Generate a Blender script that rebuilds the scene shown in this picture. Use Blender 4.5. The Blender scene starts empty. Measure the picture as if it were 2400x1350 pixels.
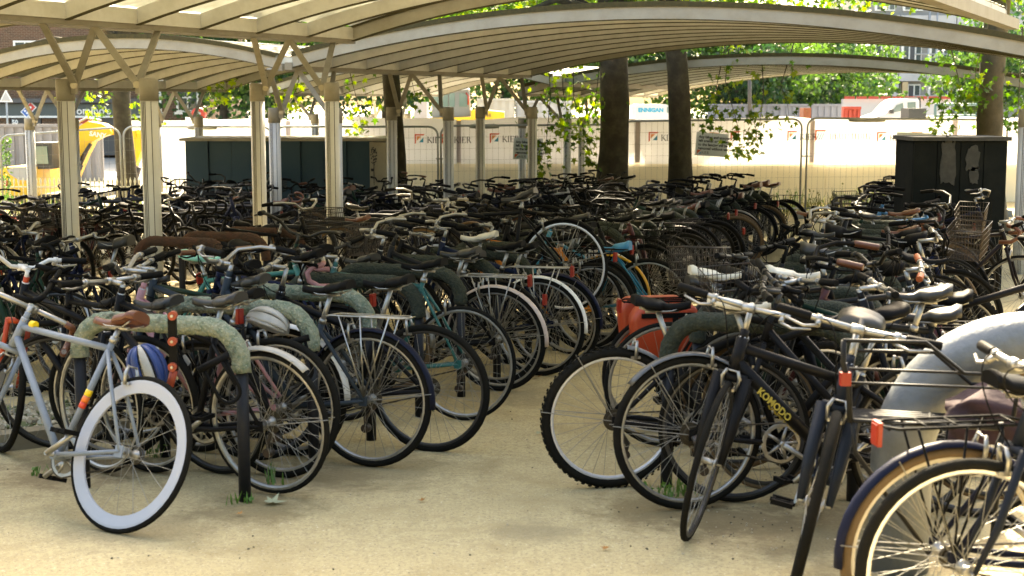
import bpy, math, random
from mathutils import Vector, Matrix
R = math.radians
random.seed(7)
sc = bpy.context.scene
COL = sc.collection

# ------------------------------------------------------------------ camera
F = 3333.0                      # focal length in photograph pixels (2400 wide)
CAMZ = 1.63
TILT = math.atan(435.0 / F)
cd = bpy.data.cameras.new('camera'); cam = bpy.data.objects.new('camera', cd); COL.objects.link(cam)
cam.location = (0, 0, CAMZ); cam.rotation_euler = (math.pi / 2 - TILT, 0, 0)
cd.sensor_width = 36.0; cd.lens = 36.0 * F / 2400.0
cd.clip_start = 0.05; cd.clip_end = 3000
cd.dof.use_dof = True; cd.dof.focus_distance = 11.5; cd.dof.aperture_fstop = 5.0
sc.camera = cam

# ------------------------------------------------------------------ light
SUN_EL, SUN_AZ = R(44), R(2)   # azimuth clockwise from +Y (to the right)
w = bpy.data.worlds.new('World'); sc.world = w; w.use_nodes = True
nt = w.node_tree; bg = nt.nodes['Background']
sky = nt.nodes.new('ShaderNodeTexSky'); sky.sky_type = 'NISHITA'; sky.sun_disc = False
sky.sun_elevation = SUN_EL; sky.sun_rotation = SUN_AZ
sky.air_density = 1.0; sky.dust_density = 5.0; sky.ozone_density = 1.0
nt.links.new(sky.outputs[0], bg.inputs[0]); bg.inputs[1].default_value = 0.15
sd = bpy.data.lights.new('sun', 'SUN'); sun = bpy.data.objects.new('sun', sd); COL.objects.link(sun)
sd.energy = 4.0; sd.angle = R(0.53); sd.color = (1.0, 0.93, 0.80)
sdir = Vector((math.sin(SUN_AZ) * math.cos(SUN_EL), math.cos(SUN_AZ) * math.cos(SUN_EL), math.sin(SUN_EL)))
sun.rotation_euler = (-sdir).to_track_quat('-Z', 'Y').to_euler()
sun.location = sdir * 60
sc.view_settings.view_transform = 'Standard'; sc.view_settings.look = 'None'
sc.view_settings.gamma = 1.0; sc.view_settings.exposure = 2.8
sc.view_settings.use_curve_mapping = False
sc.view_settings.use_white_balance = True; sc.view_settings.white_balance_temperature = 8100; sc.view_settings.white_balance_tint = 6   # the film's warm daylight balance
sc.cycles.max_bounces = 8; sc.cycles.diffuse_bounces = 4; sc.cycles.transparent_max_bounces = 8
sc.cycles.sample_clamp_indirect = 4.0

# ------------------------------------------------------------------ places
_fw = Vector((0, math.cos(TILT), -math.sin(TILT))); _up = Vector((0, math.sin(TILT), math.cos(TILT)))
def ray(x, y): return _fw + Vector(((x - 1200) / F, 0, 0)) + _up * ((675 - y) / F)
def at(x, y, Y):
    d = ray(x, y); return Vector((0, 0, CAMZ)) + d * (Y / d.y)
def g(X, Y):
    return -0.027 * min(max(Y, -12.0), 30.0) + 0.012 * max(-9.0, min(9.0, X)) * max(0.0, min(1.0, Y / 15.0))
def gnd(x, y):
    d = ray(x, y); Y = 8.0
    for _ in range(40):
        p = Vector((0, 0, CAMZ)) + d * (Y / d.y)
        zz = g(p.x, p.y); s = (zz - CAMZ) / d.z; Y = 0.5 * Y + 0.5 * d.y * s
    p = Vector((0, 0, CAMZ)) + d * (Y / d.y); return Vector((p.x, p.y, g(p.x, p.y)))

# ------------------------------------------------------------------ mesh helper
class MB:
    def __init__(s): s.v = []; s.f = []; s.m = []; s.mi = 0; s.sm = []
    def quad(s, *p, smooth=False):
        b = len(s.v); s.v += [tuple(q) for q in p]; s.f.append(tuple(range(b, b + len(p)))); s.m.append(s.mi); s.sm.append(smooth)
    def box(s, c, d, rot=None, mat=None):
        b = len(s.v); c = Vector(c)
        for i in (-1, 1):
            for j in (-1, 1):
                for k in (-1, 1):
                    q = Vector((i * d[0] / 2, j * d[1] / 2, k * d[2] / 2))
                    if rot is not None: q = rot @ q
                    s.v.append(tuple(c + q))
        for f in ((0, 1, 3, 2), (4, 6, 7, 5), (0, 4, 5, 1), (2, 3, 7, 6), (0, 2, 6, 4), (1, 5, 7, 3)):
            s.f.append(tuple(b + i for i in f)); s.m.append(s.mi); s.sm.append(False)
    def tube(s, pts, r, n=8, caps=True, closed=False, smooth=True, flat=1.0):
        pts = [Vector(p) for p in pts]; m = len(pts)
        rs = r if isinstance(r, (list, tuple)) else [r] * m
        base = len(s.v); u = None
        for i, p in enumerate(pts):
            if closed: t = pts[(i + 1) % m] - pts[i - 1]
            else: t = pts[min(i + 1, m - 1)] - pts[max(i - 1, 0)]
            t.normalize()
            if u is None:
                u = Vector((0, 0, 1)) if abs(t.z) < 0.9 else Vector((1, 0, 0))
            u = (u - t * u.dot(t)); u.normalize(); w_ = t.cross(u)
            for k in range(n):
                a = 2 * math.pi * k / n
                s.v.append(tuple(p + (u * math.cos(a) * flat + w_ * math.sin(a)) * rs[i]))
        for i in range(m if closed else m - 1):
            for k in range(n):
                a, b = base + i * n + k, base + i * n + (k + 1) % n
                j = (i + 1) % m
                c, d = base + j * n + (k + 1) % n, base + j * n + k
                s.f.append((a, b, c, d)); s.m.append(s.mi); s.sm.append(smooth)
        if caps and not closed:
            s.f.append(tuple(base + k for k in reversed(range(n)))); s.m.append(s.mi); s.sm.append(False)
            s.f.append(tuple(base + (m - 1) * n + k for k in range(n))); s.m.append(s.mi); s.sm.append(False)
    def ring(s, R0, prof, n=40, smooth=True):
        """profile [(radius offset, y)] swept round the y axis"""
        base = len(s.v); k = len(prof)
        for i in range(n):
            a = 2 * math.pi * i / n; c, sn = math.cos(a), math.sin(a)
            for (dr, y) in prof: s.v.append(((R0 + dr) * c, y, (R0 + dr) * sn))
        for i in range(n):
            j = (i + 1) % n
            for q in range(k):
                q2 = (q + 1) % k
                s.f.append((base + i * k + q, base + j * k + q, base + j * k + q2, base + i * k + q2)); s.m.append(s.mi); s.sm.append(smooth)
    def arc(s, c, R0, prof, a0, a1, n=20, smooth=True):
        base = len(s.v); k = len(prof)
        for i in range(n + 1):
            a = a0 + (a1 - a0) * i / n; cc, sn = math.cos(a), math.sin(a)
            for (dr, y) in prof: s.v.append((c[0] + (R0 + dr) * cc, c[1] + y, c[2] + (R0 + dr) * sn))
        for i in range(n):
            for q in range(k):
                q2 = (q + 1) % k
                s.f.append((base + i * k + q, base + (i + 1) * k + q, base + (i + 1) * k + q2, base + i * k + q2)); s.m.append(s.mi); s.sm.append(smooth)
        s.f.append(tuple(base + q for q in range(k))); s.m.append(s.mi); s.sm.append(False)
        s.f.append(tuple(base + n * k + q for q in reversed(range(k)))); s.m.append(s.mi); s.sm.append(False)
    def prism(s, poly, axis_a, axis_b, axis_n, o, depth):
        """polygon (a,b) extruded along n by depth, centred"""
        A, B, N, o = Vector(axis_a), Vector(axis_b), Vector(axis_n), Vector(o); b = len(s.v); k = len(poly)
        for sg in (-0.5, 0.5):
            for (x, y) in poly: s.v.append(tuple(o + A * x + B * y + N * depth * sg))
        s.f.append(tuple(b + i for i in reversed(range(k)))); s.f.append(tuple(b + k + i for i in range(k)))
        s.m += [s.mi, s.mi]; s.sm += [False, False]
        for i in range(k):
            j = (i + 1) % k; s.f.append((b + i, b + j, b + k + j, b + k + i)); s.m.append(s.mi); s.sm.append(False)
    def mesh(s, name, mats=()):
        me = bpy.data.meshes.new(name); me.from_pydata(s.v, [], s.f)
        me.polygons.foreach_set('material_index', s.m); me.polygons.foreach_set('use_smooth', s.sm)
        for m in mats: me.materials.append(m)
        me.update(); return me
    def build(s, name, mats, parent=None, mw=None):
        if not isinstance(mats, (list, tuple)): mats = [mats]
        return link(name, s.mesh(name, mats), parent, mw)

def link(name, me, parent=None, mw=None):
    o = bpy.data.objects.new(name, me); COL.objects.link(o)
    if parent is not None: o.parent = parent
    if mw is not None: o.matrix_basis = mw
    return o
def wpart(name, mb, mats, parent):
    """mesh given in world coordinates, hung under a translated Empty or part"""
    o = mb.build(name, mats, parent); o.matrix_parent_inverse = Matrix.Translation(-_wl(parent)); return o
def _wl(o):
    p = Vector((0, 0, 0))
    if o.type == 'EMPTY': p = o.location.copy()
    return p
def tag(o, label=None, cat=None, group=None, kind=None):
    if label: o['label'] = label
    if cat: o['category'] = cat
    if group: o['group'] = group
    if kind: o['kind'] = kind
    return o
def thing(name, loc, label, cat, group=None, mw=None):
    o = bpy.data.objects.new(name, None); COL.objects.link(o); o.empty_display_size = 0.1
    o.location = loc
    if mw is not None: o.matrix_basis = mw
    return tag(o, label, cat, group)

# ------------------------------------------------------------------ materials
_M = {}
def mat(key, col, rough=0.6, metal=0.0, var=0.0, vscale=6.0, bump=0.0, bscale=40.0, col2=None, coat=0.0, trans=0.0, em=0.0, spec=0.5):
    if key in _M: return _M[key]
    m = bpy.data.materials.new(key); m.use_nodes = True; n = m.node_tree; b = n.nodes['Principled BSDF']
    b.inputs['Roughness'].default_value = rough; b.inputs['Metallic'].default_value = metal
    b.inputs['Coat Weight'].default_value = coat; b.inputs['Specular IOR Level'].default_value = spec
    c = (col[0], col[1], col[2], 1)
    b.inputs['Base Color'].default_value = c
    if var > 0 or bump > 0: tc = n.nodes.new('ShaderNodeTexCoord')
    if var > 0:
        no = n.nodes.new('ShaderNodeTexNoise'); no.inputs['Scale'].default_value = vscale; no.inputs['Detail'].default_value = 7; no.inputs['Roughness'].default_value = 0.65
        n.links.new(tc.outputs['Object'], no.inputs['Vector'])
        rp = n.nodes.new('ShaderNodeValToRGB'); rp.color_ramp.elements[0].position = 0.42; rp.color_ramp.elements[1].position = 0.72
        n.links.new(no.outputs[0], rp.inputs[0])
        mx = n.nodes.new('ShaderNodeMix'); mx.data_type = 'RGBA'
        k2 = col2 if col2 else (col[0] * 0.45, col[1] * 0.42, col[2] * 0.38)
        mx.inputs[6].default_value = c; mx.inputs[7].default_value = (k2[0], k2[1], k2[2], 1)
        mu = n.nodes.new('ShaderNodeMath'); mu.operation = 'MULTIPLY'; mu.inputs[1].default_value = var
        n.links.new(rp.outputs[0], mu.inputs[0]); n.links.new(mu.outputs[0], mx.inputs[0])
        n.links.new(mx.outputs[2], b.inputs['Base Color'])
    if bump > 0:
        nb = n.nodes.new('ShaderNodeTexNoise'); nb.inputs['Scale'].default_value = bscale; nb.inputs['Detail'].default_value = 4
        n.links.new(tc.outputs['Object'], nb.inputs['Vector'])
        bm = n.nodes.new('ShaderNodeBump'); bm.inputs['Strength'].default_value = bump; bm.inputs['Distance'].default_value = 0.02
        n.links.new(nb.outputs[0], bm.inputs['Height']); n.links.new(bm.outputs[0], b.inputs['Normal'])
    if trans > 0:
        out = n.nodes['Material Output']; tr = n.nodes.new('ShaderNodeBsdfTranslucent'); ms = n.nodes.new('ShaderNodeMixShader')
        tr.inputs[0].default_value = c; ms.inputs[0].default_value = trans
        if var > 0: n.links.new(mx.outputs[2], tr.inputs[0])
        n.links.new(b.outputs[0], ms.inputs[1]); n.links.new(tr.outputs[0], ms.inputs[2]); n.links.new(ms.outputs[0], out.inputs[0])
    _M[key] = m; return m
def leafmat(key, col, tcol, tr=0.5):
    if key in _M: return _M[key]
    m = bpy.data.materials.new(key); m.use_nodes = True; n = m.node_tree; out = n.nodes['Material Output']; b = n.nodes['Principled BSDF']
    ge = n.nodes.new('ShaderNodeTexCoord'); no = n.nodes.new('ShaderNodeTexNoise'); no.inputs['Scale'].default_value = 1.3; no.inputs['Detail'].default_value = 5
    n.links.new(ge.outputs['Object'], no.inputs['Vector'])
    hs = n.nodes.new('ShaderNodeMapRange'); hs.inputs[1].default_value = 0.3; hs.inputs[2].default_value = 0.7; hs.inputs[3].default_value = 0.55; hs.inputs[4].default_value = 1.5
    n.links.new(no.outputs[0], hs.inputs[0])
    def scaled(c):
        v = n.nodes.new('ShaderNodeVectorMath'); v.operation = 'SCALE'; v.inputs[0].default_value = c; n.links.new(hs.outputs[0], v.inputs['Scale']); return v
    v1, v2 = scaled(col), scaled(tcol)
    n.links.new(v1.outputs[0], b.inputs['Base Color']); b.inputs['Roughness'].default_value = 0.5
    t = n.nodes.new('ShaderNodeBsdfTranslucent'); n.links.new(v2.outputs[0], t.inputs[0])
    ms = n.nodes.new('ShaderNodeMixShader'); ms.inputs[0].default_value = tr
    n.links.new(b.outputs[0], ms.inputs[1]); n.links.new(t.outputs[0], ms.inputs[2]); n.links.new(ms.outputs[0], out.inputs[0])
    _M[key] = m; return m
def glassmat(key, col=(0.05, 0.07, 0.07), rough=0.05):
    if key in _M: return _M[key]
    m = mat(key, col, rough); m.node_tree.nodes['Principled BSDF'].inputs['Specular IOR Level'].default_value = 0.8; return m

black = mat('black_plastic', (0.006, 0.006, 0.006), 0.55, var=0.4, vscale=14, col2=(0.010, 0.009, 0.007), spec=0.06)
rubber = mat('tyre_rubber', (0.009, 0.009, 0.008), 0.8, var=0.5, vscale=9, col2=(0.022, 0.018, 0.012), bump=0.2, bscale=90, spec=0.05)
chrome = mat('dull_chrome', (0.42, 0.41, 0.38), 0.32, 1.0, var=0.5, vscale=22, col2=(0.16, 0.12, 0.08))
alloy = mat('alloy', (0.36, 0.355, 0.34), 0.42, 0.9, var=0.5, vscale=18, col2=(0.18, 0.16, 0.12))
steel_dark = mat('dark_steel', (0.05, 0.048, 0.045), 0.45, 0.7, var=0.5, vscale=20, col2=(0.12, 0.06, 0.03))
rust = mat('rusty_steel', (0.16, 0.06, 0.03), 0.8, 0.2, var=0.8, vscale=18, col2=(0.06, 0.03, 0.02))
spokem = mat('spoke_steel', (0.30, 0.29, 0.26), 0.45, 0.9)
redplastic = mat('red_reflector', (0.27, 0.018, 0.008), 0.35)
whitepaint = mat('white_paint', (0.74, 0.74, 0.72), 0.5, var=0.35, vscale=9, col2=(0.42, 0.4, 0.34))
# ------------------------------------------------------------------ ground
def ground_material():
    m = bpy.data.materials.new('worn_tan_asphalt'); m.use_nodes = True; n = m.node_tree; b = n.nodes['Principled BSDF']
    tc = n.nodes.new('ShaderNodeTexCoord')
    def noise(s, d, r=0.6):
        q = n.nodes.new('ShaderNodeTexNoise'); q.inputs['Scale'].default_value = s; q.inputs['Detail'].default_value = d; q.inputs['Roughness'].default_value = r
        n.links.new(tc.outputs['Object'], q.inputs['Vector']); return q
    def ramp(src, p0, p1):
        q = n.nodes.new('ShaderNodeMapRange'); q.inputs[1].default_value = p0; q.inputs[2].default_value = p1; n.links.new(src, q.inputs[0]); return q.outputs[0]
    def mix(f, a, c):
        q = n.nodes.new('ShaderNodeMix'); q.data_type = 'RGBA'; n.links.new(f, q.inputs[0])
        for i, s in ((6, a), (7, c)):
            if isinstance(s, tuple): q.inputs[i].default_value = (*s, 1)
            else: n.links.new(s, q.inputs[i])
        return q.outputs[2]
    big, mid, fine, spk = noise(0.75, 7, 0.68), noise(3.2, 8, 0.7), noise(48, 4), noise(95, 2)
    c = mix(ramp(big.outputs[0], 0.35, 0.68), (0.47, 0.385, 0.205), (0.385, 0.31, 0.16))
    c = mix(ramp(mid.outputs[0], 0.50, 0.72), c, (0.29, 0.22, 0.10))
    c = mix(ramp(fine.outputs[0], 0.46, 0.62), c, (0.35, 0.28, 0.15))
    c = mix(ramp(spk.outputs[0], 0.60, 0.70), c, (0.15, 0.12, 0.075))
    c = mix(ramp(spk.outputs[0], 0.36, 0.28), c, (0.58, 0.52, 0.38))
    # trodden dirt and oil round the stand feet and at the row ends, each with its own ragged outline
    edge = noise(6.5, 6, 0.75); sep = n.nodes.new('ShaderNodeSeparateXYZ'); n.links.new(tc.outputs['Object'], sep.inputs[0])
    for (px, py, rad, dk, st) in ((1560, 1195, 0.55, (0.17, 0.12, 0.05), 0.75), (1700, 1215, 0.5, (0.15, 0.11, 0.05), 0.7), (600, 1190, 0.45, (0.17, 0.125, 0.055), 0.7), (180, 1100, 0.7, (0.16, 0.11, 0.05), 0.75), (1250, 1245, 0.28, (0.22, 0.18, 0.10), 0.6),
                               (900, 1100, 0.7, (0.20, 0.155, 0.075), 0.6), (1150, 930, 0.8, (0.18, 0.14, 0.07), 0.6), (1950, 1250, 0.8, (0.17, 0.125, 0.06), 0.65), (330, 1240, 0.5, (0.20, 0.155, 0.08), 0.5), (740, 1120, 0.5, (0.17, 0.125, 0.06), 0.6)):
        q = gnd(px, py); d = n.nodes.new('ShaderNodeVectorMath'); d.operation = 'DISTANCE'; d.inputs[1].default_value = (q.x, q.y, q.z); n.links.new(tc.outputs['Object'], d.inputs[0])
        f1 = n.nodes.new('ShaderNodeMapRange'); f1.inputs[1].default_value = rad; f1.inputs[2].default_value = 0.0; n.links.new(d.outputs['Value'], f1.inputs[0])
        ad = n.nodes.new('ShaderNodeMath'); ad.operation = 'MULTIPLY_ADD'; n.links.new(f1.outputs[0], ad.inputs[0]); ad.inputs[1].default_value = 0.55; n.links.new(edge.outputs[0], ad.inputs[2])
        f2 = n.nodes.new('ShaderNodeMapRange'); f2.inputs[1].default_value = 0.62; f2.inputs[2].default_value = 0.86; f2.inputs[4].default_value = st; n.links.new(ad.outputs[0], f2.inputs[0])
        f3 = n.nodes.new('ShaderNodeMath'); f3.operation = 'MULTIPLY'; n.links.new(f2.outputs[0], f3.inputs[0]); mr = n.nodes.new('ShaderNodeMapRange'); mr.inputs[1].default_value = 0.0; mr.inputs[2].default_value = 0.25; n.links.new(f1.outputs[0], mr.inputs[0]); n.links.new(mr.outputs[0], f3.inputs[1])
        c = mix(f3.outputs[0], c, dk)
    n.links.new(c, b.inputs['Base Color']); b.inputs['Roughness'].default_value = 0.9
    bm = n.nodes.new('ShaderNodeBump'); bm.inputs['Strength'].default_value = 0.6; bm.inputs['Distance'].default_value = 0.01
    n.links.new(fine.outputs[0], bm.inputs['Height']); n.links.new(bm.outputs[0], b.inputs['Normal'])
    return m
xs = [-700, -300, -120, -60, -30, -20, -12] + [i * 1.0 for i in range(-9, 10)] + [12, 20, 30, 60, 120, 300, 700]
ys = [-300, -80, -30, -12, -6] + [i * 1.0 for i in range(0, 31)] + [34, 40, 50, 70, 110, 200, 400, 1200]
mb = MB()
for y in ys:
    for x in xs: mb.v.append((x, y, g(x, y)))
nx = len(xs)
for j in range(len(ys) - 1):
    for i in range(nx - 1):
        a = j * nx + i; mb.f.append((a, a + 1, a + nx + 1, a + nx)); mb.m.append(0); mb.sm.append(True)
tag(mb.build('ground', ground_material()), kind='structure')
ZF = -0.81
roadm = mat('pale_road', (0.30, 0.285, 0.255), 0.9, var=0.5, vscale=0.5, col2=(0.22, 0.21, 0.185), bump=0.2, bscale=60)
mb = MB()
XS = [-300, -60, -9, 9, 60, 300]
for a, b_ in zip(XS[:-1], XS[1:]):
    mb.quad((a, 34.6, g(a, 34.6) + 0.005), (b_, 34.6, g(b_, 34.6) + 0.005), (b_, 400, g(b_, 400) + 0.005), (a, 400, g(a, 400) + 0.005))
tag(mb.build('road', roadm), kind='structure')

# ------------------------------------------------------------------ lettering
def text_mesh(name, s, size, m, parent, mw, bold=0.0, align='LEFT', shear=0.0, sx=1.0):
    cu = bpy.data.curves.new('t', 'FONT'); cu.body = s; cu.size = size; cu.align_x = align; cu.extrude = 0.0015; cu.offset = bold; cu.shear = shear; cu.resolution_u = 2
    o = bpy.data.objects.new('t', cu); COL.objects.link(o)
    me = bpy.data.meshes.new_from_object(o); bpy.data.objects.remove(o); bpy.data.curves.remove(cu)
    if sx != 1.0:
        for v in me.vertices: v.co.x *= sx
    me.materials.clear(); me.materials.append(m); me.name = name
    return link(name, me, parent, mw)
FRONT = Matrix.Rotation(R(90), 4, 'X')           # text lying in XZ and facing -Y
inkk = mat('black_ink', (0.03, 0.03, 0.035), 0.6)
ink_red = mat('red_ink', (0.75, 0.13, 0.05), 0.6); ink_or = mat('orange_ink', (0.85, 0.33, 0.12), 0.6)
ink_bl = mat('blue_ink', (0.03, 0.28, 0.42), 0.6)
def serif_word(mb, s, o, h):
    """K I E R in serif capitals, in the XZ plane facing -Y"""
    x = 0.0; t = 0.13 * h; th = 0.045 * h
    def bar(p, q, wd):
        p, q = Vector(p), Vector(q); d = (q - p).normalized(); nn = Vector((-d.y, d.x)) * wd / 2
        mb.prism([tuple(p + nn), tuple(p - nn), tuple(q - nn), tuple(q + nn)], (1, 0, 0), (0, 0, 1), (0, 1, 0), (o[0] + x, o[1], o[2]), 0.003)
    for ch in s:
        if ch == 'K':
            bar((t, 0), (t, h), t); bar((0, th / 2), (2 * t, th / 2), th); bar((0, h - th / 2), (2 * t, h - th / 2), th)
            bar((1.5 * t, 0.42 * h), (0.66 * h, h), th * 1.3); bar((0.32 * h, 0.55 * h), (0.76 * h, 0), t); wd = 0.86
        elif ch == 'I':
            bar((t, 0), (t, h), t); bar((0, th / 2), (2 * t, th / 2), th); bar((0, h - th / 2), (2 * t, h - th / 2), th); wd = 0.40
        elif ch == 'E':
            bar((t, 0), (t, h), t)
            for zz, l in ((0, 0.58), (0.5, 0.46), (1, 0.55)): bar((0, th / 2 + zz * (h - th)), (l * h, th / 2 + zz * (h - th)), th * 1.2)
            bar((0.58 * h, 0), (0.58 * h, 0.2 * h), th); bar((0.55 * h, h), (0.55 * h, 0.8 * h), th); wd = 0.74
        else:
            bar((t, 0), (t, h), t); bar((0, th / 2), (2 * t, th / 2), th); bar((0, h - th / 2), (0.4 * h, h - th / 2), th * 1.2)
            bar((0.4 * h, h), (0.54 * h, 0.75 * h), t * 0.9); bar((0.54 * h, 0.78 * h), (0.38 * h, 0.5 * h), t * 0.9); bar((t, 0.5 * h), (0.42 * h, 0.5 * h), th * 1.2)
            bar((0.36 * h, 0.5 * h), (0.72 * h, 0), t); wd = 0.8
        x += wd * h
    return x
def kier_logo(parent, o, h, frame_only=False):
    mb = MB(); X, Z, N = (1, 0, 0), (0, 0, 1), (0, 1, 0); mb.mi = 0
    b = h * 0.13
    mb.prism([(0, 0), (b, b), (b, h - b), (h - b, h - b), (h, h), (0, h)], X, Z, N, o, 0.004)
    mb.mi = 1
    if not frame_only: mb.prism([(b * 1.6, b * 2.6), (h - 2.6 * b, h - 1.6 * b), (b * 1.6, h - 1.6 * b)], X, Z, N, o, 0.004)
    mb.mi = 2
    if not frame_only: mb.prism([(b * 3.2, b * 1.4), (h - b, b * 1.4), (h - b, h - 2.4 * b)], X, Z, N, o, 0.004)
    wpart('logo_mark', mb, [ink_red, ink_or, ink_bl], parent)
def kier(parent, o, h, gap=1.25):
    kier_logo(parent, o, h)
    mb = MB(); serif_word(mb, 'KIER', (o[0] + h * gap, o[1], o[2] + 0.12 * h), h * 0.62); wpart('lettering', mb, inkk, parent)

# ------------------------------------------------------------------ site hoarding behind the fence: concrete blocks and a printed banner
HY = 33.6
concm = mat('cream_concrete', (0.84, 0.76, 0.58), 0.85, var=0.3, vscale=1.1, col2=(0.74, 0.65, 0.48), bump=0.15, bscale=25)
concw = mat('pale_concrete', (0.72, 0.67, 0.55), 0.85, var=0.4, vscale=2.0, col2=(0.45, 0.40, 0.31))
banm = mat('white_banner', (0.86, 0.86, 0.86), 0.6, var=0.10, vscale=0.7, col2=(0.74, 0.74, 0.76), trans=0.36)
seamm = mat('banner_seam', (0.50, 0.43, 0.44), 0.7)
def hz(py): return at(1200, py, HY).z
def hoarding():
    t = thing('site_hoarding', (0, HY, g(0, HY)), 'long white printed banner on a cream concrete barrier wall behind the wire fence', 'hoarding')
    zb = -1.15; zw = hz(381)
    x = -7.7; k = 0
    while x < 22:
        L = 3.02; mb = MB(); mb.box((x + L / 2, HY + 0.20, (zb + zw) / 2), (L - 0.012, 0.36 - 0.012 * (k % 2), zw - zb)); wpart('concrete_block', mb, concm, t)
        x += L; k += 1
    # sloping kerb apron in front
    mb = MB(); mb.prism([(-0.6, zb), (0.02, zb), (0.02, hz(478)), (-0.42, hz(500))], (0, 1, 0), (0, 0, 1), (1, 0, 0), (7.2, HY - 0.02, 0), 29.6); wpart('apron', mb, concw, t)
    ztop = lambda X: hz(277) + 0.025 * math.sin(X * 1.3) + 0.02 * math.sin(X * 3.1 + 1)
    x = -7.65
    for wd in (2.45, 4.0, 4.2, 4.1, 3.35, 3.95, 4.1, 4.0):
        mb = MB(); n = 16; x1 = x + wd - 0.10
        for j in range(2):
            for i in range(n + 1):
                X = x + (x1 - x) * i / n
                for q, zf in enumerate((0, 0.33, 0.66, 1.0)):
                    z = zw - 0.03 + (ztop(X) - zw + 0.03) * zf
                    mb.v.append((X, HY - 0.035 + 0.012 * math.sin(X * 2.3 + q) + 0.012 * j, z))
        for j in range(2):
            for i in range(n):
                for q in range(3):
                    a = j * (n + 1) * 4 + i * 4 + q; fc = (a, a + 4, a + 5, a + 1)
                    mb.f.append(fc if j == 0 else fc[::-1]); mb.m.append(0); mb.sm.append(True)
        wpart('banner', mb, banm, t)
        mb = MB(); mb.box((x1 + 0.05, HY - 0.01, (zw + hz(283)) / 2), (0.12, 0.03, hz(283) - zw)); wpart('banner_post', mb, seamm, t)
        x += wd
    hh = 0.235
    for px, py in ((972, 338), (1035, 338), (1148, 336), (1505, 333), (1520, 333), (1712, 331), (1845, 331), (1910, 331), (2055, 333), (640, 345), (535, 346)):
        p = at(px, py, HY - 0.06)
        if px in (1505,): continue
        if px == 1910:
            kier_logo(t, p, 0.26, frame_only=True)
            mb = MB()
            for i, (a, sl) in enumerate(((0.02, 0.3), (0.08, 0.3), (0.13, 0.3))): mb.prism([(a, 0.03), (a + 0.025, 0.03), (a + 0.025 + 0.06, 0.19), (a + 0.06, 0.19)], (1, 0, 0), (0, 0, 1), (0, 1, 0), p, 0.003)
            wpart('logo_stripe', mb, ink_bl, t)
            mb = MB(); xx = 0.36; rr = random.Random(3)
            while xx < 1.32:        # the stretched, unreadable wording of this panel, stroke by stroke
                lw = rr.uniform(0.008, 0.02); sl = rr.choice((0, 0, 0.02, -0.02)); hgt = 0.145
                mb.prism([(xx, 0.04), (xx + lw, 0.04), (xx + lw + sl, 0.04 + hgt), (xx + sl, 0.04 + hgt)], (1, 0, 0), (0, 0, 1), (0, 1, 0), p, 0.003)
                xx += rr.uniform(0.04, 0.075)
            wpart('lettering', mb, inkk, t)
        else: kier(t, p, hh)
    return t
hoarding()

# ------------------------------------------------------------------ wire mesh fence panels
galv = mat('galvanised_tube', (0.34, 0.36, 0.36), 0.5, 0.75, var=0.5, vscale=8, col2=(0.14, 0.14, 0.13))
wirem = mat('thin_wire', (0.20, 0.19, 0.16), 0.6, 0.5)
footm = mat('grey_fence_foot', (0.22, 0.23, 0.22), 0.85, var=0.5, vscale=12)
sleevem = mat('grey_pipe_sleeve', (0.36, 0.36, 0.32), 0.7, var=0.4, vscale=10)
def fence_panel(name, pxl, pyl, pxr, pyr, Y, label, fb=0.9):
    a, b_ = at(pxl, pyl, Y), at(pxr, pyr, Y); zb = lambda X: g(X, Y) + 0.12
    t = thing(name, ((a.x + b_.x) / 2, Y, g(a.x, Y)), label, 'fence', 'wire mesh fence panels in front of the building site')
    r = 0.19; pts = [Vector((a.x, Y, zb(a.x)))]
    for i in range(7):
        q = math.pi - i / 6 * math.pi / 2; pts.append(Vector((a.x + r + r * math.cos(q), Y, a.z - r + r * math.sin(q))))
    for i in range(7):
        q = math.pi / 2 - i / 6 * math.pi / 2; pts.append(Vector((b_.x - r + r * math.cos(q), Y, b_.z - r + r * math.sin(q))))
    pts.append(Vector((b_.x, Y, zb(b_.x))))
    mb = MB(); mb.tube(pts, 0.021, 8); wpart('tube_frame', mb, galv, t)
    mb = MB(); mb.tube([(a.x, Y, zb(a.x) + 0.08), (b_.x, Y, zb(b_.x) + 0.08)], 0.016, 6); wpart('bottom_rail', mb, galv, t)
    mb = MB(); n = int((b_.x - a.x) / 0.115)
    for i in range(1, n):
        X = a.x + (b_.x - a.x) * i / n; zt = a.z + (b_.z - a.z) * i / n
        mb.tube([(X, Y, zb(X) + 0.08), (X, Y, zt)], 0.0022, 3, caps=False)
    for i in range(1, 8):
        f_ = i / 8; mb.tube([(a.x, Y, zb(a.x) + f_ * (a.z - zb(a.x))), (b_.x, Y, zb(b_.x) + f_ * (b_.z - zb(b_.x)))], 0.0022, 3, caps=False)
    tag(wpart('wire_mesh', mb, wirem, t), kind='stuff')
    for X in (a.x, b_.x):
        mb = MB(); z0 = g(X, Y); mb.prism([(-0.32, 0), (0.32, 0), (0.26, 0.13), (-0.26, 0.13)], (0, 1, 0), (0, 0, 1), (1, 0, 0), (X, Y, z0 + 0.0), 0.17); wpart('foot_block', mb, footm, t)
    return t
FY = 29.0
fence_panel('wire_fence', -330, 318, -12, 316, FY, 'wire mesh fence panel leaving the photo at the far left edge')
fence_panel('wire_fence', 0, 317, 281, 300, FY - 0.5, 'wire mesh fence panel in front of the yellow excavator')
fence_panel('wire_fence', 289, 297, 636, 297, FY, 'wire mesh fence panel left of the dark metal shed corner')
fence_panel('wire_fence', 645, 297, 1026, 297, FY, 'wire mesh fence panel behind the dark metal shed')
fence_panel('wire_fence', 1033, 295, 1452, 292, FY, 'wire mesh fence panel in front of the first banner logos')
fence_panel('wire_fence', 1460, 284, 1880, 279, FY, 'wire mesh fence panel beside the leaning tree trunk carrying a sign')
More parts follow.
